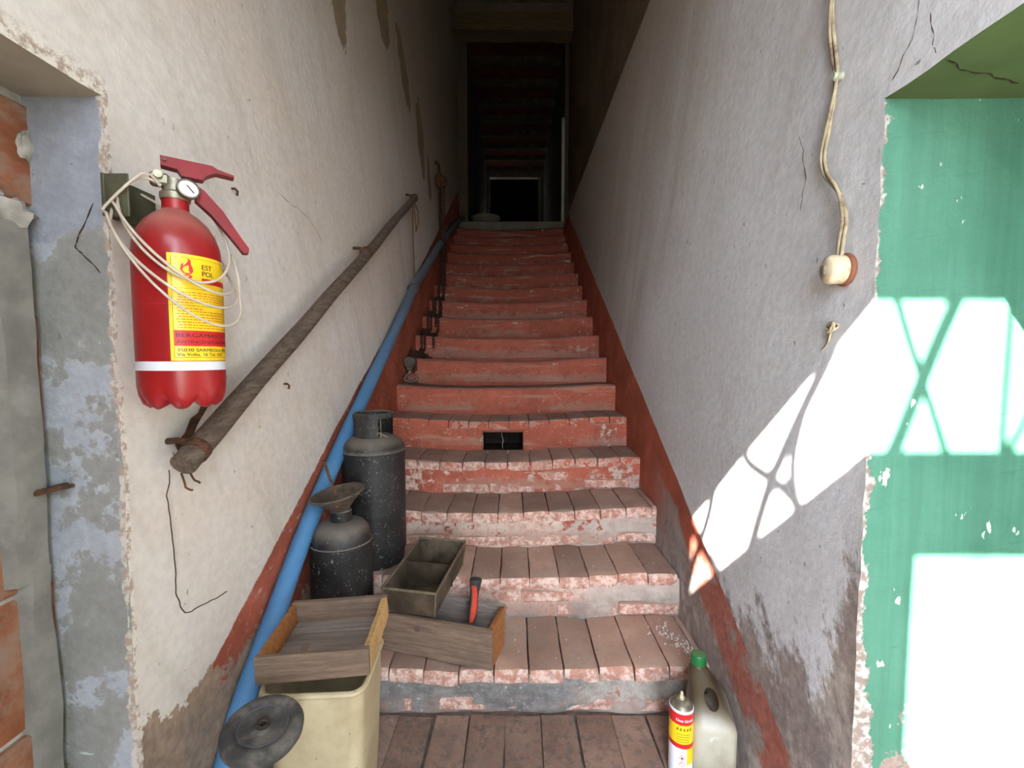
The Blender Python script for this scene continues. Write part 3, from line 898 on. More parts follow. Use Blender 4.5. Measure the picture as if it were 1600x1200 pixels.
for n in range(1, NB + 1):
    y0_ = nose_y(n) + (.045 if n in BR else .03) + (.20 if n == 5 else 0); zt_c = n * RISE - (.068 if n in BR else .045)
    if n == 5:
        for (xa, xb) in ((XL - .02, -.18), (.064, XR + .02)):
            core.box(((xa + xb) / 2, nose_y(n) + .045 + .1 - Y1, (n - 1) * RISE + .03), (xb - xa, .20, .145))
    core.box(((XL + XR) / 2, (y0_ + nose_y(n + 1) + .10) / 2 - Y1, (zt_c + (n - 1) * RISE - .12) / 2), (XR - XL + .04, nose_y(n + 1) + .10 - y0_, zt_c - (n - 1) * RISE + .12))
link('core', core.mesh('core', 0), M_DIRT, st)
# grey stone edge of the landing and the landing itself
zl = 18 * RISE
link('landing_edge', MB().box((-.04, nose_y(18) + .15 - Y1, zl - .10), (1.42, .30, .20), bev=.008).mesh('landing_edge'), M_STONE, st)
link('landing', MB().box((.03, 8.3 - Y1, zl - .06), (1.5, 4.3, .10)).mesh('landing'), M_STONE, st)
# crumbs of fallen plaster on the first step by the right wall: too many to count
q = MB(); rr = random.Random(5)
for k in range(130):
    t = rr.random(); x = .55 + .085 * t + rr.gauss(0, .02); y = 1.60 - .19 * t + rr.gauss(0, .025)
    if x > XR - .008: continue
    s = rr.uniform(.0012, .0042)
    M_ = Matrix.Translation((x, y, RISE + sag(x, 1) + s * .5)) @ Euler((rr.random() * 3, rr.random() * 3, rr.random() * 3)).to_matrix().to_4x4()
    q.box((0, 0, 0), (s * 2, s * 1.5, s), M_, 0)
for k in range(60):
    n = rr.choice((1, 1, 2, 2, 3)); x = rr.uniform(-.1, .6); y = nose_y(n) + rr.uniform(.03, .26); s = rr.uniform(.001, .0025)
    q.box((x, y, n * RISE + sag(x, n) + s * .5), (s * 2, s * 1.4, s), None, 0)
link('plaster_crumbs', q.mesh('plaster_crumbs', 0), simple('white_crumbs', (.62, .58, .53), .9, .2, 30), kind='stuff',
     label='loose white plaster crumbs scattered on the first step by the right wall', cat='crumbs')

# ------------------------------------------------------------------ printing on curved surfaces
def text_polys(txt, size):
    cu = bpy.data.curves.new('t', 'FONT'); cu.body = txt; cu.size = size; cu.fill_mode = 'FRONT'; cu.resolution_u = 3
    ob = bpy.data.objects.new('t', cu); C.objects.link(ob)
    dg = bpy.context.evaluated_depsgraph_get()
    me = ob.evaluated_get(dg).to_mesh()
    vv = [v.co.copy() for v in me.vertices]; ff = [tuple(p.vertices) for p in me.polygons]
    ob.evaluated_get(dg).to_mesh_clear()
    bpy.data.objects.remove(ob); bpy.data.curves.remove(cu)
    return vv, ff
def wrap(R, a0, u, v): return (R * cos(a0 + u / R), R * sin(a0 + u / R), v)
def put_text(mb_, txt, size, u, v, R, a0, sx=1.0, bold=0):
    vv, ff = text_polys(txt, size)
    mb_.add([wrap(R, a0, u + p.x * sx, v + p.y) for p in vv], ff)
    if bold: mb_.add([wrap(R + .00005, a0, u + bold + p.x * sx, v + p.y) for p in vv], ff)
def put_rect(mb_, u0, u1, v0, v1, R, a0):
    n = max(2, int(abs(u1 - u0) / .004) + 2)
    mb_.grid(lambda i, k: wrap(R, a0, u0 + (u1 - u0) * i / (n - 1), v1 if k else v0), n, 2)
def put_poly(mb_, pts, R, a0): mb_.add([wrap(R, a0, p[0], p[1]) for p in pts], [tuple(range(len(pts)))])

# ------------------------------------------------------------------ fire extinguisher
EX = empty('fire_extinguisher', (-.642, .858, 1.086), 'red fire extinguisher with yellow label hanging on the cream wall', 'extinguisher', rot=(0, 0, radians(36.8)))
ER = .0705
prof = [(.0, .014), (.02, .012), (.04, .004), (.052, .0), (.062, .008), (.0685, .026), (ER, .045), (ER, .07), (ER, .16), (ER, .255), (ER, .285), (.068, .308), (.061, .330), (.050, .349), (.036, .363), (.025, .370), (.0215, .374)]
def feet(p, a, r, z):
    if r < .015 or z > .045: return p
    k = sqrt(abs(cos(4 * a + .3)))
    dz = .020 * (1 - k) * (1 if .03 < r < .066 else .35)
    f = 1 - .05 * (1 - k) if .05 < r < .069 else 1
    return Vector((p.x * f, p.y * f, p.z + dz * max(0, 1 - z / .045)))
link('cylinder', MB().lathe(prof, 96, feet, caps=False).mesh('cylinder', 60), M_REDEXT, EX)
link('weld_seam', MB().lathe([(ER - .001, .188), (ER + .0004, .189), (ER + .0004, .191), (ER - .001, .192)], 64, caps=False).mesh('weld_seam'), M_REDEXT, EX)
link('neck', MB().lathe([(.0215, .366), (.0215, .398), (.0, .398)], 32, caps=False).mesh('neck'), M_REDEXT, EX)
wb = MB(); a0 = radians(-90); Rl = ER + .0004
put_rect(wb, -.115, .115, .072, .0885, Rl, a0)
link('white_band', wb.mesh('white_band', 60), M_WHITE, EX)
u0, u1 = -.0165, .108
lb = MB(); put_rect(lb, u0, u1, .090, .282, Rl, a0)
lab = link('label', lb.mesh('label', 60), M_YEL, EX, label='yellow printed label with red flame emblem')
R2 = Rl + .0003
q = MB()
for (a, b, c, d) in ((u0 + .0052, u0 + .0058, .096, .276), (u0 + .0055, u1, .2755, .276), (u0 + .0055, u1, .0955, .0962), (u0 + .0055, u1, .2205, .221), (u0 + .0055, u1, .190, .1905)):
    put_rect(q, a, b, c, d, R2, a0)
R3 = R2 + .0003
put_text(q, '35030 SARMEOLA (PD)', .0082, u0 + .009, .1065, R3, a0, 1.25, .0003)
put_text(q, 'Via Volta, 16 Tel. 630', .0082, u0 + .009, .0985, R3, a0, 1.15, .0003)
put_text(q, 'BERGAMASCHI', .0105, u0 + .008, .1325, R3, a0, 1.35, .0004)
put_text(q, 'ANTINCENDI ANTINF', .0078, u0 + .009, .1215, R3, a0, 1.3, .0003)
put_text(q, 'EST', .013, u0 + .052, .258, R3, a0, 1.0, .0005)
put_text(q, 'POL', .013, u0 + .052, .246, R3, a0, 1.0, .0005)
link('label_lettering', q.mesh('label_lettering', 0), M_INK, lab)
q = MB()
put_rect(q, u0 + .0062, u1, .1165, .145, R2, a0)
link('red_panel', q.mesh('red_panel', 60), M_INKR, lab); q = MB()
put_rect(q, u0 + .052, u1, .232, .242, R2, a0)
link('red_panel', q.mesh('red_panel', 60), M_INKR, lab); q = MB()
fc = (u0 + .029, .246)
fl_ = [(0, 0), (-.006, .002), (-.010, .008), (-.009, .016), (-.005, .021), (-.0055, .014), (-.002, .018), (.002, .024), (.001, .029), (.006, .026), (.0065, .018), (.009, .012), (.0095, .006), (.006, .001)]
put_poly(q, [(fc[0] + x, fc[1] + y) for x, y in fl_], R2, a0)
put_poly(q, [(fc[0] + x * .8, fc[1] - y * .42) for x, y in reversed(fl_)], R2, a0)
link('flame_emblem', q.mesh('flame_emblem', 0), M_INKR, lab)
q = MB(); put_poly(q, [(fc[0] - .005, fc[1] + .003), (fc[0] + .005, fc[1] + .003), (fc[0], fc[1] + .010)], R3, a0)
link('label_triangle', q.mesh('label_triangle', 0), M_YEL, lab)
q = MB(); rr = random.Random(3)
for (va, vb, nl) in ((.193, .216, 5), (.1475, .187, 8)):
    for i in range(nl):
        v = va + (vb - va) * (i + .5) / nl; u = u0 + .010 + rr.uniform(0, .004)
        while u < u1 - .004:
            L = rr.uniform(.002, .008)
            if i == nl - 1 and u > u0 + .05 and va < .16: break
            put_rect(q, u, min(u + L, u1 - .003), v - .0009, v + .0009, R2, a0); u += L + .0016
link('label_small_print', q.mesh('label_small_print', 0), M_INKO, lab)
# valve head, gauge, levers
VX = Matrix.Identity(4)
vh = MB().lathe([(.0, .392), (.0235, .392), (.0245, .396), (.0245, .404), (.020, .408), (.018, .430), (.0, .430)], 24, caps=False)
vh.box((-.022, -.004, .425), (.03, .026, .022), bev=.004)
vh.lathe([(0, -.006), (.007, -.006), (.007, .006), (0, .006)], 12, M=Matrix.Translation((-.024, -.02, .43)) @ Matrix.Rotation(pi / 2, 4, 'X'), caps=False)
valve = link('valve_head', vh.mesh('valve_head'), M_CHROME, EX)
GM = Matrix.Translation((.020, -.026, .411)) @ Matrix.Rotation(radians(78), 4, 'X') @ Matrix.Rotation(radians(14), 4, 'Y')
gauge = link('gauge', MB().lathe([(.0, -.012), (.016, -.012), (.0185, -.004), (.0185, .004), (.0165, .005), (.0155, .003)], 28, M=GM, caps=False).mesh('gauge'), M_CHROME, EX)
link('gauge_dial', MB().lathe([(.0, .0026), (.0158, .0026)], 28, M=GM, caps=False).mesh('gauge_dial'), M_WHITE, gauge)
link('gauge_needle', MB().box((.002, -.002, .0034), (.002, .017, .0006), GM @ Matrix.Rotation(.7, 4, 'Z')).mesh('gauge_needle'), M_INK, gauge)
lev = [(-.020, .4685), (.060, .4685), (.068, .464), (.096, .4585), (.096, .4545), (.066, .456), (.058, .452), (.049, .446), (.044, .438), (.012, .438), (.005, .449), (-.020, .4515)]
link('squeeze_lever', MB().ext(lev, -.012, .012).mesh('squeeze_lever', 30), M_REDPL, EX)
hd = [(.030, .428), (.046, .418), (.075, .385), (.098, .348), (.118, .318), (.117, .309), (.108, .308), (.082, .342), (.055, .375), (.030, .398)]
link('carry_handle', MB().ext(hd, -.012, .012).mesh('carry_handle', 30), M_REDPL, EX)
link('lever_pin', MB().tube([(-.014, -.016, .4615), (-.014, .016, .4615)], .0035, 8).mesh('lever_pin'), M_INK, EX)
# wall bracket behind
ROT = Matrix.Rotation(radians(-36.8), 4, 'Z')
bk = MB().box((-.086, .0, .385), (.006, .115, .075), ROT, bev=.001)
bk.box((-.066, -.052, .385), (.045, .004, .075), ROT, bev=.001)
link('wall_bracket', bk.mesh('wall_bracket'), simple('dull_green_bracket', (0.10, 0.095, 0.06), .6, .3, 20, .3), EX)
# cream discharge tube coiled around it
def loop(z0, A, B, r, ph0, ph1, n=26):
    return [Vector((r * cos(p), r * sin(p), z0 + A * sin(p) - B * cos(p))) for p in [ph0 + (ph1 - ph0) * i / n for i in range(n + 1)]]
pts = [Vector((-.020, -.012, .415)), Vector((-.05, -.02, .418))]
pts += loop(.315, .070, .070, .088, radians(185), radians(185 + 340))
pts += loop(.285, .075, .060, .094, radians(185), radians(185 + 350))
pts += loop(.345, .105, .040, .083, radians(175), radians(175 + 300))
link('discharge_tube', MB().tube(pts, .0026, 8, 3).mesh('discharge_tube', 60), M_CREAMTUBE, EX)
pts = [Vector((-.022, -.012, .412)), Vector((-.045, -.03, .424))] + loop(.290, .105, .085, .100, radians(188), radians(188 + 170)) + [Vector((.098, .0, .22)), Vector((.10, .02, .26)), Vector((.09, .03, .31))]
link('discharge_tube', MB().tube(pts, .0024, 8, 3).mesh('discharge_tube', 60), M_CREAMTUBE, EX)

# ------------------------------------------------------------------ handrail
P0, P1 = Vector((-.685, .903, .958)), Vector((-.685, 3.147, 2.297))
HR = empty('handrail', P0, 'long dark wooden pole handrail rising along the cream wall', 'handrail')
D = P1 - P0
pp = [D * (i / 24) + Vector((.004 * nz(i, 0, 0, .4, 3), 0, .008 * nz(i, 0, 0, .3, 7) - .006 * sin(pi * i / 24))) for i in range(25)]
link('pole', MB().tube(pp, .0245, 16, rfun=lambda i, m: .0255 - .004 * i / m + .0012 * nz(i, 2, 0, .5)).mesh('pole', 50), M_POLE, HR)
dn = D.normalized()
for t in (.018, .53, .985):
    p = D * t
    m = MB().tube([p - dn * .011, p + dn * .011], .0285, 16)
    q = link('bracket_strap', m.mesh('bracket_strap', 40), M_RUST, HR)
    m = MB().tube([p + Vector((-.012, 0, .018)), p + Vector((-.035, -.005, .022)), p + Vector((-.066, -.012, .020))], .007, 8)
    link('bracket_arm', m.mesh('bracket_arm', 40), M_RUST, q)
m = MB().tube(wob([(-.006, .004, -.016), (.004, .0, -.045), (.01, .012, -.055)], 4, .003, 2), .0022, 6)
m.tube(wob([(.004, .012, -.014), (.012, .018, -.036), (.016, .026, -.044)], 4, .003, 5), .0022, 6)
link('wire_end', m.mesh('wire_end'), M_RUST, HR)
m = MB().ext([(0, 0), (.03, .02), (.05, .05), (.075, .06), (.10, .10), (.12, .11), (.11, .075), (.07, .035), (.04, -.01), (.01, -.02)], -.001, .001,
             M=Matrix.Translation((-.048, .045, .035)) @ Matrix.Rotation(pi / 2, 4, 'Z'))
link('torn_strap', m.mesh('torn_strap', 0), M_RUST, HR)
# cord loop at the top of the rail and long cord holding the hose
pc = D * .985
m = MB().tube(wob([pc + Vector((.0, .02, -.02)), pc + Vector((.01, .07, -.06)), pc + Vector((.01, .10, -.14)), pc + Vector((.0, .06, -.21)), pc + Vector((.0, .035, -.12)), pc + Vector((0, .01, -.03))], 5, .008, 2), .004, 6)
link('cord_loop', m.mesh('cord_loop'), M_CORD, HR)
cd = MB().tube([(-.690, 3.10, 2.27), (-.692, 3.115, 2.0), (-.690, 3.125, 1.74)], .0045, 8)
hp_ = [Vector(p) for p in ((-.705, .945, .06), (-.705, 1.02, .16), (-.705, 1.106, .285), (-.705, 1.275, .43), (-.706, 1.423, .555), (-.706, 1.667, .735), (-.706, 2.002, .95), (-.704, 2.365, 1.175), (-.70, 2.973, 1.56), (-.70, 3.2, 1.705), (-.698, 3.5, 1.86), (-.695, 4.337, 2.29), (-.69, 5.2, 2.70), (-.68, 5.9, 2.99), (-.67, 6.18, 3.08))]
hc = min(hp_, key=lambda p: abs(p.y - 3.2))
for k in range(14):
    pass
ring = [hc + Vector((.036 * cos(a), .0, .036 * sin(a))) + Vector((0, -.075 * 1, -.045)) for a in [2 * pi * i / 20 for i in range(20)]]
cd.tube(ring, .005, 6, closed=True)
link('hanging_cord', cd.mesh('hanging_cord'), M_CORD, label='thin brown cord hanging from the handrail top down to the blue hose', cat='cord')

# ------------------------------------------------------------------ blue hose
P = resample(catmull(hp_, 12), .0055)
hm = MB().tube(P, .030, 16, rfun=lambda i, m: .0300 + (.0012 if i % 2 else -.0008))
ho = link('blue_hose', hm.mesh('blue_hose', 0), M_HOSE, label='long blue ribbed hose running up the stairs along the cream wall', cat='hose')
ho.data.shade_smooth()
link('hose_end', MB().tube([(-.67, 6.18, 3.08), (-.665, 6.23, 3.085), (-.662, 6.26, 3.085)], .034, 16).mesh('hose_end'), M_CREAMTUBE, ho, label='pale end piece of the hose')

# ------------------------------------------------------------------ chain hoist
HH = empty('chain_hoist', (-.70, 4.30, 2.86), 'rusty chain hoist hooked to the cream wall high on the stairs, chains trailing down', 'hoist')
hk = MB().tube([(-.036, -.02, .16), (-.02, -.02, .155), (-.006, -.01, .135), (.0, .0, .10), (.0, .0, .06)], .014, 8, 4)
hk.tube([(.0, -.045, .055), (-.015, -.075, .02), (-.015, -.075, -.06), (.0, -.045, -.11), (.005, -.01, -.12)], .007, 8, 4)
link('top_hook', hk.mesh('top_hook'), M_RUST, HH)
bd = MB().lathe([(0, -.03), (.05, -.03), (.062, -.02), (.064, 0), (.062, .02), (.05, .03), (0, .03)], 24, M=Matrix.Translation((.01, .0, -.01)) @ Matrix.Rotation(pi / 2, 4, 'X') , caps=False)
bd.lathe([(0, -.018), (.035, -.018), (.045, -.010), (.036, 0), (.045, .010), (.035, .018), (0, .018)], 24, M=Matrix.Translation((.012, -.045, -.03)) @ Matrix.Rotation(pi / 2, 4, 'X'), caps=False)
bd.box((.005, -.02, .04), (.03, .07, .05), bev=.006)
link('pulley_block', bd.mesh('pulley_block'), M_RUST, HH)
# chains: hang straight, then trail over the nosings
def link_mesh(mb_, p, t, flip, L=.030, W=.017, r=.0035):
    t = t.normalized(); u = t.orthogonal().normalized(); w = t.cross(u)
    if flip: u = w
    ring = []
    for i in range(10):
        a = 2 * pi * i / 10
        ring.append(p + t * ((L - W) / 2 * (1 if cos(a) > 0 else -1) + W / 2 * cos(a)) + u * (W / 2 * sin(a)))
    mb_.tube(ring, r, 5, closed=True)
def chain(path, parent, r=.0035):
    P = resample([Vector(p) for p in path], .0205)
    m = MB()
    for i in range(len(P) - 1):
        link_mesh(m, P[i], P[i + 1] - P[i], i % 2, r=r)
    o = link('chain', m.mesh('chain', 0), M_RUSTD, parent, kind='stuff'); o.data.shade_smooth()
M_RUSTD = rust_mat('dark_rust', (0.085, 0.035, 0.022), (0.03, 0.02, 0.017))
b = Vector(HH.location)
def wp(*pts): return [Vector(p) - b for p in pts]
def nose(x, n, up=.012, f=-.014): return (x, nose_y(n) + f, n * RISE + sag(x, n) + up)
def drape(x0, xs_, n0):
    """points over successive nosings"""
    out = []
    for i, x in enumerate(xs_):
        n = n0 - i
        out += [(x, nose_y(n) + .10, n * RISE + sag(x, n) + .012), nose(x, n), (x, nose_y(n) - .022, n * RISE + sag(x, n) - .10)]
    return out
chain(wp((-.685, 4.27, 2.84), (-.69, 4.30, 1.90)) + wp(*drape(0, (-.69, -.68, -.67, -.665, -.675), 11)), HH)
chain(wp((-.66, 4.32, 2.84), (-.665, 4.36, 1.90)) + wp(*drape(0, (-.645, -.63, -.61, -.60), 11)), HH)
chain(wp((-.675, 4.24, 2.82), (-.672, 4.33, 1.92)) + wp(*drape(0, (-.66, -.645, -.63), 11)), HH)
chain(wp((-.70, 4.28, 2.84), (-.70, 4.32, 1.90)) + wp(*drape(0, (-.70, -.70, -.695, -.69, -.69), 11)) + wp((-.695, 3.03, 7 * RISE + .05), (-.70, 3.0, 1.16)), HH)
# heap of chain on the treads against the wall
rr = random.Random(9); m = MB()
for (cy, n, cnt) in ((3.50, 8, 90), (3.76, 9, 60), (3.22, 7, 60)):
    for i in range(cnt):
        x = -.69 + abs(rr.gauss(0, .028)); y = cy + rr.uniform(-.12, .10); z = n * RISE + sag(x, n) + .008 + rr.uniform(0, .05) * max(0, 1 - (x + .70) / .07)
        link_mesh(m, Vector((x, y, z)) - b, Vector((rr.uniform(-1, 1), rr.uniform(-1, 1), rr.uniform(-.6, .6))), i % 2)
o = link('chain_heap', m.mesh('chain_heap', 0), M_RUSTD, HH, kind='stuff'); o.data.shade_smooth()
# bottom hook block
hx, hy, hz = -.70, 2.985, 6 * RISE + sag(-.70, 6)
hb = MB().lathe([(0, -.014), (.030, -.014), (.036, -.008), (.036, .008), (.030, .014), (0, .014)], 24, M=Matrix.Translation((0, 0, .125)) @ Matrix.Rotation(radians(80), 4, 'X'), caps=False)
hb.lathe([(.0, -.022), (.010, -.022), (.010, .022), (0, .022)], 12, M=Matrix.Translation((0, 0, .125)) @ Matrix.Rotation(radians(80), 4, 'X'), caps=False)
hb.box((0, 0, .09), (.03, .03, .03), bev=.006)
blkm = simple('greasy_steel', (0.13, 0.11, 0.08), .35, .4, 40, .7, .5, .1)
hb_o = link('hook_block', hb.mesh('hook_block'), blkm, HH, loc=Vector((hx + .005, hy - .02, hz)) - b, label='greasy steel hook block lying on a tread')
hb_o.scale = (1.2, 1.2, 1.12)
hkp = [Vector((.0, 0, .085)), Vector((.0, -.004, .062)), Vector((-.022, -.006, .045)), Vector((-.026, -.006, .022)), Vector((.0, -.006, .009)), Vector((.032, -.006, .016)), Vector((.044, -.006, .038)), Vector((.034, -.006, .058))]
link('hook', MB().tube(hkp, .009, 10, 5, rfun=lambda i, m: .010 - .006 * max(0, i / m - .6) / .4).mesh('hook', 60), blkm, hb_o)

# ------------------------------------------------------------------ gas bottles
def gas_body(R, h_side, h_dome, neck_r, neck_h, z0):
    pr = [(.0, z0 + .02), (R * .6, z0 + .015), (R * .9, z0 + .03), (R, z0 + .06), (R, z0 + .12), (R, h_side - .004), (R + .0025, h_side - .002), (R + .0025, h_side + .004), (R - .001, h_side + .007)]
    for i in range(1, 9):
        a = i / 8 * pi / 2
        pr.append((neck_r + (R - .002 - neck_r) * cos(a) ** .85 if i < 8 else neck_r, h_side + .007 + (h_dome - h_side) * sin(a)))
    pr += [(neck_r, h_dome + neck_h), (0, h_dome + neck_h)]
    return MB().lathe(pr, 48, caps=False)
B1 = empty('gas_bottle', (-.580, 1.822, 2 * RISE - .004), 'tall dusty black gas bottle with valve guard on the second step', 'gas bottle', 'gas bottles standing on the steps')
link('body', gas_body(.126, .462, .525, .03, .012, .0).mesh('body', 40), M_BLACK, B1)
link('base_ring', MB().lathe([(.112, .0), (.117, .0), (.121, .05), (.126, .062), (.118, .062), (.112, .045)], 48).mesh('base_ring'), M_BLACK, B1)
def guard(R, z0, z1, a0, a1, n=18, th=.004):
    m = MB()
    def P(i, k):
        a = a0 + (a1 - a0) * i / (n - 1)
        r, z = [(R, z0), (R, z1), (R - th, z1), (R - th, z0)][k % 4]
        return (r * cos(a), r * sin(a), z)
    m.grid(lambda i, k: P(i, k), n, 5)
    return m
gd = guard(.078, .500, .618, radians(195), radians(300))
gd.add(*(lambda g: (g.v, g.f))(guard(.078, .500, .618, radians(20), radians(150))))
gd.lathe([(.076, .600), (.082, .602), (.082, .620), (.076, .622), (.073, .618), (.073, .604)], 40, caps=False)
gd.lathe([(.074, .495), (.0825, .497), (.0825, .511), (.074, .513)], 40, caps=False, mod=lambda p, a, r, z: p)
link('valve_guard', gd.mesh('valve_guard'), M_BLACK, B1)
link('valve', MB().lathe([(.018, .53), (.018, .56), (.012, .565), (.012, .58), (.022, .582), (.024, .592), (.0, .596)], 16, caps=False).box((.02, -.02, .555), (.02, .04, .018), bev=.003).mesh('valve'), M_CHROME, B1)
m = MB().tube([(.01, -.07, .56), (.045, -.066, .545), (.074, -.035, .52)], .0016, 6).tube([(.045, -.05, .60), (.046, -.052, .55), (.044, -.055, .515)], .0012, 6)
link('wire_seal', m.mesh('wire_seal'), M_CABLE, B1)
B2 = empty('gas_bottle', (-.602, 1.516, RISE), 'small dusty black gas bottle with a metal funnel on its neck', 'gas bottle', 'gas bottles standing on the steps')
link('body', gas_body(.104, .372, .440, .034, .006, .0).mesh('body', 40), M_BLACK, B2)
link('base_ring', MB().lathe([(.09, .0), (.094, .0), (.097, .045), (.1015, .06), (.093, .06), (.09, .04)], 40).mesh('base_ring'), M_BLACK, B2)
link('neck_collar', MB().lathe([(.036, .432), (.036, .480), (.033, .484), (.028, .484), (.028, .44)], 28, caps=False).mesh('neck_collar'), M_BLACK, B2)
FM = Matrix.Translation((-.600, 1.511, RISE + .484)) @ Matrix.Rotation(radians(-9), 4, 'Y') @ Matrix.Rotation(radians(4), 4, 'X')
FN = empty('funnel', FM.translation, 'tilted rusty brown metal funnel sitting on the small gas bottle', 'funnel', rot=FM.to_euler())
M_FUN = simple('brown_sheet_metal', (0.12, 0.09, 0.068), .65, .3, 20, .3, .4, .2, (0.05, 0.04, 0.035), .6)
link('cone', MB().lathe([(.031, .001), (.034, .006), (.050, .024), (.088, .058), (.086, .060), (.046, .028), (.028, .008), (.02, .003)], 36, caps=False).mesh('cone', 60), M_FUN, FN)
link('rim', MB().tube([(.0885 * cos(a), .0885 * sin(a), .060) for a in [2 * pi * i / 36 for i in range(36)]], .0045, 8, closed=True).mesh('rim'), M_FUN, FN)
link('bolt', MB().lathe([(0, 0), (.009, 0), (.009, .005), (.004, .008), (0, .008)], 12, M=Matrix.Translation((.020, -.058, .034)) @ Matrix.Rotation(radians(120), 4, 'X'), caps=False).mesh('bolt'), M_RUST, FN)
hs = MB()
hpts = [(.018, -.045, .030), (.014, -.046, .08), (.006, -.046, .13), (.000, -.044, .175), (-.004, -.040, .19)]
hp2 = catmull([Vector(p) for p in hpts], 6)
hs.grid(lambda i, k: hp2[i] + Vector([(-.0045, 0, 0), (.0045, 0, 0), (.0045, .0025, 0), (-.0045, .0025, 0), (-.0045, 0, 0)][k]), len(hp2), 5)
link('strip_handle', hs.mesh('strip_handle'), M_RUST, FN, label='upright rusty strip handle')

# ------------------------------------------------------------------ wooden trays, metal box, scraper
def board(c, d, mat, parent, name, rnd_, M=None, jit=.0012, label=None):
    return link(name, MB().box(c, d, M, bev=.0015, jit=jit, rnd=rnd_).mesh(name, 30), mat, parent, label=label)
rr = random.Random(2)
TR = empty('wooden_tray', (-.478, 1.105, .432), 'shallow old wooden tray with planked bottom lying on the cream bin', 'tray', rot=(radians(1.5), radians(-1.6), radians(5)))
TW, TD, TH = .258, .236, .066
board((0, -TD / 2 + .008, TH / 2), (TW, .016, TH), M_WOOD, TR, 'front_board', rr)
board((0, TD / 2 - .008, TH / 2), (TW, .016, TH), M_WOOD, TR, 'back_board', rr)
board((-TW / 2 + .007, 0, TH / 2 - .002), (.014, TD - .033, TH - .004), M_WOOD_O, TR, 'side_board', rr, label='orange stained side board')
sb = MB()
def PSB(i, k):
    y = -TD / 2 + .016 + (TD - .020) * i / 30
    q = [(TW / 2 - .013, 0), (TW / 2, 0), (TW / 2 + .001, TH * .5), (TW / 2 - .002, TH - .002), (TW / 2 - .013, TH - .004)][k % 5]
    ex = abs(nz(y, k, 0, 60, 3)) * .005 if k in (1, 2, 3) else 0
    return (q[0] + ex, y, q[1] + (.004 * nz(y, 3, 0, 30, 4) if k in (3, 4) else 0))
sb.grid(PSB, 31, 6); sb.f.append((0, 1, 2, 3, 4)); sb.f.append(tuple(30 * 6 + k for k in (4, 3, 2, 1, 0)))
link('side_board', sb.mesh('side_board', 30), M_WOOD_Y, TR, label='splintered raw yellow side board')
for (a, b) in ((-.100, -.062), (-.059, .047), (.050, .102)):
    board((0, (a + b) / 2, .006), (TW - .028, b - a, .010), M_WOOD_G, TR, 'bottom_plank', rr)
board((-.055, -.028, .0125), (.016, .058, .003), M_WOOD, TR, 'batten', rr)

DW = empty('wooden_drawer', (-.252, 1.520, RISE - .008), 'long grey wooden drawer box set askew on the first step', 'drawer', rot=(0, 0, radians(-15.5)))  # a long wooden drawer
L_, W_, H_ = .424, .168, .134
board((0, -W_ / 2 + .008, H_ / 2), (L_, .016, H_), M_WOOD, DW, 'front_board', rr)
board((0, W_ / 2 - .008, H_ / 2), (L_, .016, H_), M_WOOD_G, DW, 'back_board', rr)
board((L_ / 2 - .008, 0, H_ / 2), (.016, W_ - .033, H_ - .002), M_WOOD_O, DW, 'end_board', rr, label='orange wooden end board')
board((-L_ / 2 + .008, 0, H_ / 2), (.016, W_ - .033, H_ - .002), M_WOOD, DW, 'end_board', rr)
board((0, 0, .006), (L_ - .034, W_ - .034, .010), M_WOOD_G, DW, 'bottom_board', rr)
link('knot', MB().lathe([(0, 0), (.010, .0), (.011, .001), (.006, .0022), (.0, .0016)], 14, M=Matrix.Translation((-.055, -W_ / 2 - .0004, .098)) @ Matrix.Rotation(pi / 2, 4, 'X'), caps=False).mesh('knot'), simple('dark_knot', (.10, .06, .055), .8), DW)

MX = empty('metal_box', (-.315, 1.604, .327), 'dark two-compartment metal box propped between wooden drawer and second step', 'box', rot=(radians(6.5), 0, radians(-11)))
bl, bw, bh = .335, .192, .098
ins = .014
bx = MB()
def shell(o, z0, z1, d):   # tapered open box, outer and inner skins
    t = [(-bw / 2 + d, -bl / 2 + d), (bw / 2 - d, -bl / 2 + d), (bw / 2 - d, bl / 2 - d), (-bw / 2 + d, bl / 2 - d)]
    return [(x * (1 - ins * 2 / bw * o), y * (1 - ins * 2 / bl * o), z0 if o else z1) for x, y in t]
ob_, ot = shell(1, 0, bh, 0), shell(0, 0, bh, 0)
ib, it = shell(1, .003, bh, .004), shell(0, 0, bh, .004)
bx.add(ob_ + ot + it + ib, [(3, 2, 1, 0)] + [(i, (i + 1) % 4, 4 + (i + 1) % 4, 4 + i) for i in range(4)] + [(4 + i, 4 + (i + 1) % 4, 8 + (i + 1) % 4, 8 + i) for i in range(4)]
       + [(8 + i, 8 + (i + 1) % 4, 12 + (i + 1) % 4, 12 + i) for i in range(4)] + [(12, 13, 14, 15)])
link('shell', bx.mesh('shell', 20), M_OLIVE, MX)
link('divider', MB().box((0, .012, bh * .47), (bw - .012, .004, bh * .88), bev=.001).mesh('divider'), M_OLIVE, MX)
rp = [(x, y, bh) for x, y, z in ot]
m = MB()
for i in range(4): m.tube([rp[i], rp[(i + 1) % 4]], .0045, 8)
for i in range(4): m.tube([ot[i], ob_[i]], .003, 6)
link('rolled_rim', m.mesh('rolled_rim'), simple('worn_rim', (0.19, 0.15, 0.10), .6, .3, 30, .4), MX)
m = MB().tube(wob([(-.06, -bl / 2 - .002, bh - .004), (-.01, -bl / 2 - .001, .07), (.03, -bl / 2 + .003, .05), (.06, -bl / 2 + .006, .02)], 6, .006, 4, (1, 0, 1)), .0006, 5)
m.tube(wob([(.0, -bl / 2 - .002, bh - .01), (.028, -bl / 2 + .002, .055), (.02, -bl / 2 + .006, .03)], 6, .006, 8, (1, 0, 1)), .0005, 5)
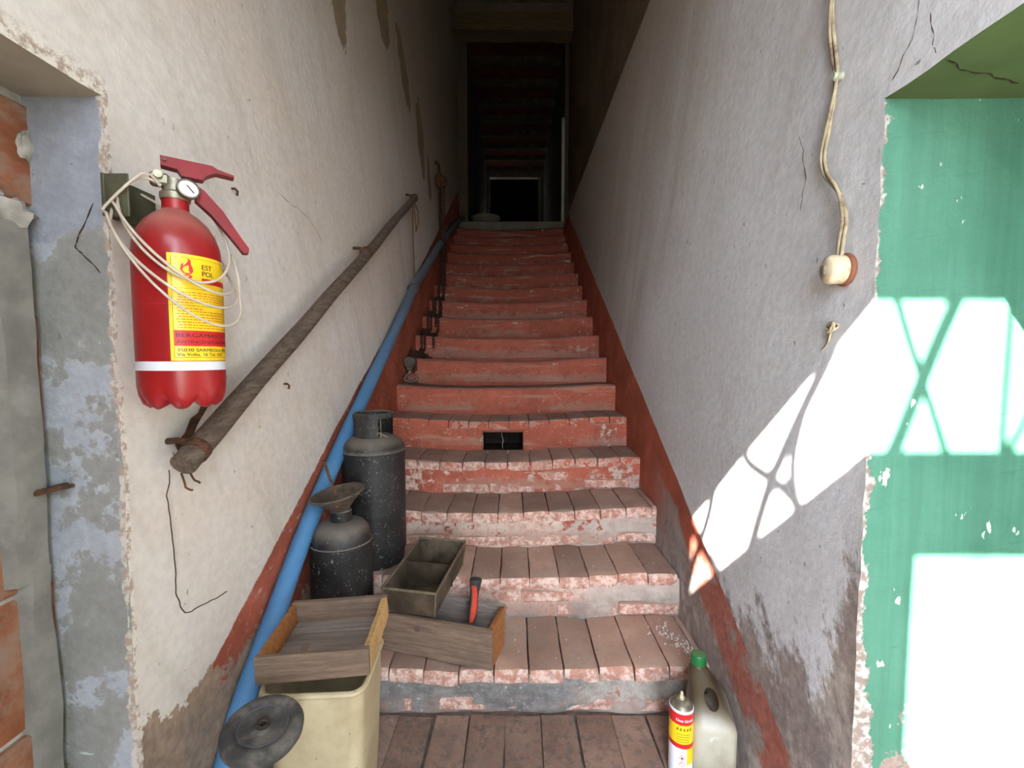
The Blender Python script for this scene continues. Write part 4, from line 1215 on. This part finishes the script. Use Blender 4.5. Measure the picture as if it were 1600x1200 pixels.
link('dusty_thread', m.mesh('dusty_thread'), M_CORD, MX)

SC = empty('scraper', (-.153, 1.452, RISE + .004), 'hand scraper standing upright in the wooden drawer, red and black rubber grip', 'scraper', rot=(radians(-4), radians(7), radians(15)))
link('blade', MB().ext([(-.045, .004), (.045, .004), (.012, .075), (.008, .115), (-.008, .115), (-.012, .075)], -.0012, .0012).mesh('blade', 0), M_CHROME, SC)
gp = [(.0, .105), (.0125, .107), (.0150, .125), (.0165, .155), (.0145, .185), (.0155, .212), (.0195, .236), (.0215, .247), (.0195, .253), (.0, .255)]
link('grip', MB().lathe(gp, 28, caps=False, mod=lambda p, a, r, z: Vector((p.x, p.y * .85, p.z))).mesh('grip', 50), simple('black_rubber_grip', (.03, .03, .032), .6, .2, 40), SC)
gi = MB()
def PG(i, k):
    z = .108 + .127 * i / 24; a = radians(-112) + .55 * sin(i / 24 * 3.4) + (k - 3) / 6 * (1.15 + .7 * sin(i / 24 * pi))
    rr_ = [g for g in gp]
    r = next(r0 + (r1 - r0) * (z - z0) / (z1 - z0) for (r0, z0), (r1, z1) in zip(gp[1:], gp[2:]) if z0 <= z <= z1) + .0009 - (.0014 if k in (0, 6) else 0)
    return (r * cos(a), r * sin(a) * .85, z)
gi.grid(PG, 25, 7)
link('grip_inlay', gi.mesh('grip_inlay', 60), simple('red_rubber', (.42, .045, .025), .6, .1, 30), SC, label='red rubber inlay')

# ------------------------------------------------------------------ cream bin and rubber wheel
def rrect(hx_, hy_, r, n=6):
    out = []
    for (cx, cy, a) in ((hx_ - r, hy_ - r, 0), (-hx_ + r, hy_ - r, pi / 2), (-hx_ + r, -hy_ + r, pi), (hx_ - r, -hy_ + r, 3 * pi / 2)):
        for i in range(n + 1):
            t = a + pi / 2 * i / n; out.append((cx + r * cos(t), cy + r * sin(t)))
    return out
def loft(sections, cap0=True, cap1=True):
    m = MB(); n = len(sections[0])
    vv = [p for s in sections for p in s]; ff = []
    for i in range(len(sections) - 1):
        for k in range(n):
            ff.append((i * n + k, i * n + (k + 1) % n, (i + 1) * n + (k + 1) % n, (i + 1) * n + k))
    if cap0: ff.append(tuple(range(n))[::-1])
    if cap1: ff.append(tuple((len(sections) - 1) * n + k for k in range(n)))
    return m.add(vv, ff)
BN = empty('cream_bin', (-.476, 1.082, 0), 'stained cream plastic bin standing on the floor under the wooden tray', 'bin', rot=(0, 0, radians(3)))
def sec(s, z, r=.03): return [(x, y, z) for x, y in rrect(.118 * s, .106 * s, r)]
S_ = [sec(.84, .0), sec(.86, .005), sec(.93, .15), sec(.985, .32), sec(1.0, .392)]
S_ += [sec(1.0, .398), sec(.965, .398), sec(.95, .32), sec(.90, .15), sec(.82, .01)]
link('shell', loft(S_).mesh('shell', 50), M_BIN, BN)
link('rim', MB().tube([(x, y, .400) for x, y in rrect(.118, .106, .03)], .0075, 8, closed=True).mesh('rim'), M_BIN, BN)

WC = Vector((-.503, .845, .436))
wn_ = Vector((.10, -.07, .80)).normalized()
wa = Vector((.78, .05, .38)); wa = (wa - wn_ * wa.dot(wn_)).normalized()
wb_ = wn_.cross(wa)
WM = Matrix((wa, wb_, wn_)).transposed()
WH = empty('rubber_wheel', WC, 'round black dusty rubber wheel lying flat on its post before the cream bin', 'wheel', rot=WM.to_euler())
R_ = .074
pr = [(.0, -.018), (.03, -.018), (.054, -.022), (.069, -.019), (R_, -.010), (R_ + .001, .003), (.072, .010), (.064, .0135), (.054, .013), (.049, .0085), (.0465, .008), (.044, .0100), (.033, .0095), (.024, .007), (.018, .008), (.014, .0095), (.0125, .010)]
link('tyre', MB().lathe(pr, 56, caps=False).mesh('tyre', 40), M_RUBBER, WH)
link('hub', MB().lathe([(.0125, .0095), (.0125, .013), (.008, .0145), (.0055, .013), (.0055, .004), (.0, .004)], 20, caps=False).mesh('hub'), M_WIRE, WH)
link('groove_ring', MB().lathe([(.043, .0095), (.0445, .0112), (.0465, .0112), (.048, .0085)], 56, caps=False).mesh('groove_ring'), simple('blue_grey_ring', (.075, .075, .08), .6, .3, 20), WH)

WI = WM.inverted()
link('axle_rod', MB().tube([(0, 0, -.012), WI @ Vector((.0, .01, -.10)), WI @ Vector((.0, .01, -.436))], .012, 10).mesh('axle_rod'), M_RUBBER, WH)

# ------------------------------------------------------------------ spray can and oil jug
CA = empty('spray_can', (.474, 1.19, .002), 'red and yellow spray can with bare metal valve standing on the floor', 'can', rot=(0, 0, radians(-20)))
cr = .0322
link('can_body', MB().lathe([(.0, .004), (.028, .002), (.031, .0), (cr + .0006, .002), (cr + .0006, .005), (cr, .007), (cr, .201), (cr + .0006, .203), (cr + .0006, .2065), (cr - .001, .208)], 40, caps=False).mesh('can_body', 40), M_WHITE, CA)
link('can_shoulder', MB().lathe([(cr - .001, .2075), (.0295, .209), (.026, .2145), (.019, .2185), (.0155, .219), (.0155, .2225), (.0135, .224), (.012, .221), (.005, .220)], 36, caps=False).mesh('can_shoulder', 40), M_CHROME, CA)
link('valve_stem', MB().lathe([(.0062, .219), (.0062, .229), (.0042, .231), (.0042, .240), (.0028, .243), (.0, .243)], 14, caps=False).mesh('valve_stem', 40), M_IVORY, CA)
a0 = radians(-90 - 8 + 20); Rc = cr + .0004
full = pi * cr * .98
q = MB(); put_rect(q, -full, full, .102, .115, Rc, a0)
link('red_band', q.mesh('red_band', 60), M_INKR, CA)
q = MB(); put_rect(q, -full, full, .169, .2005, Rc, a0)
rd = link('red_band', q.mesh('red_band', 60), M_INKR, CA)
q = MB(); put_rect(q, -full, full, .115, .169, Rc, a0); put_rect(q, .010, .05, .055, .102, Rc, a0)
yl = link('yellow_print', q.mesh('yellow_print', 60), M_YEL, CA)
q = MB(); put_text(q, 'One Gratis', .0115, -.022, .179, Rc + .0004, a0, .95, .0005)
link('lettering', q.mesh('lettering', 0), M_WHITE, rd)
q = MB(); rr = random.Random(6)
for i in range(4): put_rect(q, -.019, .017, .121 + .007 * i, .1228 + .007 * i, Rc + .0004, a0)
for i in range(5):
    u = -.020 + .009 * i; put_poly(q, [(u, .153), (u + .006, .1535), (u + .005, .163), (u + .001, .160)], Rc + .0004, a0)
link('lettering', q.mesh('lettering', 0), simple('olive_ink', (.22, .15, .02), .5, .1), yl)
def diamond(q, cu_, cv, s, R): put_poly(q, [(cu_, cv - s), (cu_ + s, cv), (cu_, cv + s), (cu_ - s, cv)], R, a0)
q1, q2, q3 = MB(), MB(), MB()
for cv in (.0755, .0575):
    diamond(q1, -.003, cv, .0085, Rc + .0002); diamond(q2, -.003, cv, .0066, Rc + .0004)
put_poly(q3, [(-.0055, .0725), (-.0005, .0725), (.0, .0755), (-.0015, .079), (-.0025, .0765), (-.004, .0795), (-.006, .0755)], Rc + .0006, a0)
put_rect(q3, -.0036, -.0024, .0575, .0615, Rc + .0006, a0); put_rect(q3, -.0036, -.0024, .0550, .0562, Rc + .0006, a0)
hz_ = link('hazard_diamond', q1.mesh('hazard_diamond', 0), M_INKR, CA)
link('diamond_field', q2.mesh('diamond_field', 0), M_WHITE, hz_)
link('diamond_symbol', q3.mesh('diamond_symbol', 0), M_INK, hz_)

JG = empty('oil_jug', (.575, 1.232, .001), 'milky plastic oil jug with green cap standing by the right wall', 'jug', rot=(0, 0, radians(-14)))
t = NT('milky_plastic')
n1 = t.noise(9, 5); n2 = t.noise(30, 5, .6)
cj = t.mix(t.rng(n1, .35, .65), (0.42, 0.40, 0.31), (0.30, 0.27, 0.19))
cj = t.mix(t.mul(t.rng(n2, .64, .70), .5), cj, (.6, .6, .55))
cj = t.mix(t.rng(t.z, .150, .215), cj, (0.07, 0.050, 0.026))
M_JUG = t.out(cj, .38, t.bump(n1, .15, .004), spec=.4)
def js(hx_, hy_, cx, cy, z, r): return [(x + cx, y + cy, z) for x, y in rrect(hx_, hy_, r, 5)]
S_ = [js(.050, .075, 0, 0, 0, .018), js(.056, .081, 0, 0, .006, .02), js(.058, .083, 0, 0, .08, .022), js(.058, .083, 0, 0, .150, .022), js(.055, .080, -.001, .002, .168, .022),
      js(.046, .072, -.008, .010, .19, .022), js(.036, .055, -.017, .028, .215, .020), js(.028, .036, -.024, .045, .236, .016), js(.021, .022, -.027, .054, .250, .0195), js(.019, .0195, -.027, .054, .262, .0185)]
def cut(me, cutter):
    """mesh minus cutter, applied at once (no helper objects stay)"""
    oa = bpy.data.objects.new('a', me); ob2 = bpy.data.objects.new('b', cutter)
    C.objects.link(oa); C.objects.link(ob2)
    md = oa.modifiers.new('m', 'BOOLEAN'); md.object = ob2; md.operation = 'DIFFERENCE'; md.solver = 'EXACT'
    dg = bpy.context.evaluated_depsgraph_get()
    r = bpy.data.meshes.new_from_object(oa.evaluated_get(dg))
    bpy.data.objects.remove(oa); bpy.data.objects.remove(ob2)
    r.shade_smooth(); r.set_sharp_from_angle(angle=radians(45))
    return r
hole_m = MB().lathe([(.0, -.2), (.019, -.2), (.019, .2), (.0, .2)], 24, caps=False, mod=lambda p, a, r, z: Vector((p.x, p.y * 1.3, p.z)),
                    M=Matrix.Translation((-.004, .0, .198)) @ Matrix.Rotation(radians(68), 4, 'X') @ Matrix.Rotation(radians(12), 4, 'Z')).mesh('hole', 40)
bm_ = cut(loft(S_).mesh('jug_body', 50), hole_m)
bm_.materials.clear()
link('body', bm_, M_JUG, JG)
M_GCAP = simple('green_cap_plastic', (.008, .13, .035), .4, .1, 20, 0, .5, .05)
cm = MB().lathe([(.0, .286), (.0195, .286), (.0215, .283), (.0225, .262), (.0225, .258), (.0, .258)], 36, caps=False, mod=lambda p, a, r, z: Vector((p.x * (1 + (.02 if int(a * 36 / 2 / pi) % 2 else 0) * (z < .283)) - .027, p.y * (1 + (.02 if int(a * 36 / 2 / pi) % 2 else 0) * (z < .283)) + .054, p.z)))
link('cap', cm.mesh('cap', 30), M_GCAP, JG, label='green screw cap')

# ------------------------------------------------------------------ wall bits: switch, cable, hooks, wire
sx_, sy_, sz_ = XR, .873, 1.352
SW = empty('light_switch', (sx_, sy_, sz_), 'old yellowed round switch box on grey wall below the twisted cable', 'switch')
SW.scale = (.8, .8, .8)
RX = Matrix.Rotation(-pi / 2, 4, 'Y')
def ell(p, a, r, z): return Vector((p.x * 1.12, p.y * .95, p.z))
link('wooden_base', MB().lathe([(0, 0), (.034, 0), (.036, .006), (.034, .012), (.03, .014)], 32, ell, RX, caps=False).mesh('wooden_base'), simple('red_brown_wood', (.20, .075, .04), .7), SW)
link('cover', MB().lathe([(.0305, .012), (.031, .030), (.029, .037), (.0285, .038)], 32, ell, RX, caps=False).mesh('cover', 50), M_IVORY, SW)
link('cover_cap', MB().lathe([(.0315, .0375), (.0315, .041), (.029, .049), (.022, .054), (.0, .055)], 32, ell, RX, caps=False).mesh('cover_cap', 50), M_IVORY, SW)
link('toggle', MB().box((-.0565, 0, -.002), (.009, .014, .024), bev=.003).mesh('toggle'), M_CHROME, SW)
cp = [Vector(p) for p in ((.642, .934, 1.98), (.640, .934, 1.898), (.640, .930, 1.83), (.642, .915, 1.735), (.640, .926, 1.66), (.638, .938, 1.60), (.636, .925, 1.555), (.634, .885, 1.505), (.634, .866, 1.452), (.636, .873, 1.41), (.638, .880, 1.374))]
cpd = resample(catmull(cp, 10), .004)
CB = MB(); n = len(cpd)
for s in (0, pi):
    pts = []
    for i, p in enumerate(cpd):
        tz = cpd[min(i + 1, n - 1)] - cpd[max(i - 1, 0)]; tz.normalize()
        u = Vector((0, 1, 0)); u = (u - tz * u.dot(tz)).normalized(); w = tz.cross(u)
        a = s + i * .004 / .42 * 2 * pi
        pts.append(p + (u * cos(a) + w * sin(a) * .55) * .0044)
    CB.tube(pts, .0036, 8)
cb = link('twisted_cable', CB.mesh('twisted_cable', 60), M_CABLE, label='old twisted two-strand cable running down the grey wall to the switch', cat='cable')
link('insulator', MB().lathe([(0, 0), (.009, 0), (.009, .008), (.006, .011), (.009, .015), (.006, .020), (0, .020)], 14, M=Matrix.Translation((XR + .002, .911, 1.737)) @ RX, caps=False).mesh('insulator'), simple('green_grey_porcelain', (.36, .38, .28), .4), cb, label='small porcelain insulator knob')
# knotted twine on a nail below the switch
q = MB()
rr = random.Random(12)
c0 = Vector((XR - .010, .893, 1.243))
pts = [c0 + Vector((rr.uniform(-.006, .004), .012 * cos(i * 1.9) + rr.uniform(-.003, .003), .010 * sin(i * 1.9) + rr.uniform(-.003, .003))) for i in range(12)]
pts += [c0 + Vector((.004, .012, -.018)), c0 + Vector((.008, .024, -.034)), c0 + Vector((.008, .038, -.046))]
q.tube(pts, .0024, 6, 4)
tn = link('twine_knot', q.mesh('twine_knot', 60), M_CABLE, label='small knot of pale twine on a nail in the grey wall', cat='twine')
link('nail', MB().tube([(XR + .02, .893, 1.243), (XR - .022, .893, 1.245)], .002, 6).mesh('nail'), M_RUST, tn)
# iron ring in the left jamb
RG = empty('iron_ring', (-.838, .815, .938), 'rusty iron ring fixed in the grey jamb of the bricked-up doorway', 'ring')
link('ring', MB().tube([(-.020 + .034 * cos(a), -.020 + .018 * sin(a), .008 * cos(a)) for a in [2 * pi * i / 24 for i in range(24)]], .0055, 8, closed=True).mesh('ring'), M_RUST, RG)
link('staple', MB().tube([(.006, .012, .002), (.006, -.012, .003), (.0, -.020, .004)], .0042, 8).mesh('staple'), M_RUST, RG)
# loose wire hanging from the rail
wp_ = [(-.722, .912, .945), (-.722, .914, .92), (-.722, .905, .895), (-.722, .91, .86), (-.722, .916, .78), (-.722, .919, .72), (-.722, .917, .68), (-.722, .925, .645), (-.722, .94, .622), (-.722, .96, .613), (-.722, 1.01, .603), (-.722, 1.045, .597), (-.722, 1.08, .593)]
link('loose_wire', MB().tube(wob(wp_, 5, .003, 3), .0012, 6).mesh('loose_wire'), M_WIRE, label='thin rusty wire dangling on the cream wall below the handrail end', cat='wire')
# stubs of old wall plugs
for i, (y, z, lab_) in enumerate(((1.422, 1.097, 'small rusty hook stub in the cream wall under the handrail'), (1.184, 1.623, 'small nail with plaster chip in the cream wall right of the extinguisher'))):
    m = MB().tube([(XL - .01, y, z), (XL + .012, y, z), (XL + .016, y + .004, z - .006), (XL + .013, y + .006, z - .016)], .0032, 6)
    link('wall_hook' if i == 0 else 'wall_nail', m.mesh('hook'), M_RUST if i == 0 else M_WIRE, label=lab_, cat='hook' if i == 0 else 'nail')
# round tub on the landing, in the dark
TB = empty('round_tub', (-.40, 6.55, zl - .008), 'round dull metal tub standing on the dark landing at the stair top', 'tub')
link('tub_shell', MB().lathe([(.0, .0), (.17, .0), (.175, .01), (.20, .12), (.215, .165), (.21, .165), (.19, .11), (.165, .012), (.0, .01)], 36, caps=False).mesh('tub_shell', 50), M_STONE, TB)
link('rim', MB().tube([(.2135 * cos(a), .2135 * sin(a), .166) for a in [2 * pi * i / 36 for i in range(36)]], .006, 8, closed=True).mesh('rim'), M_STONE, TB)
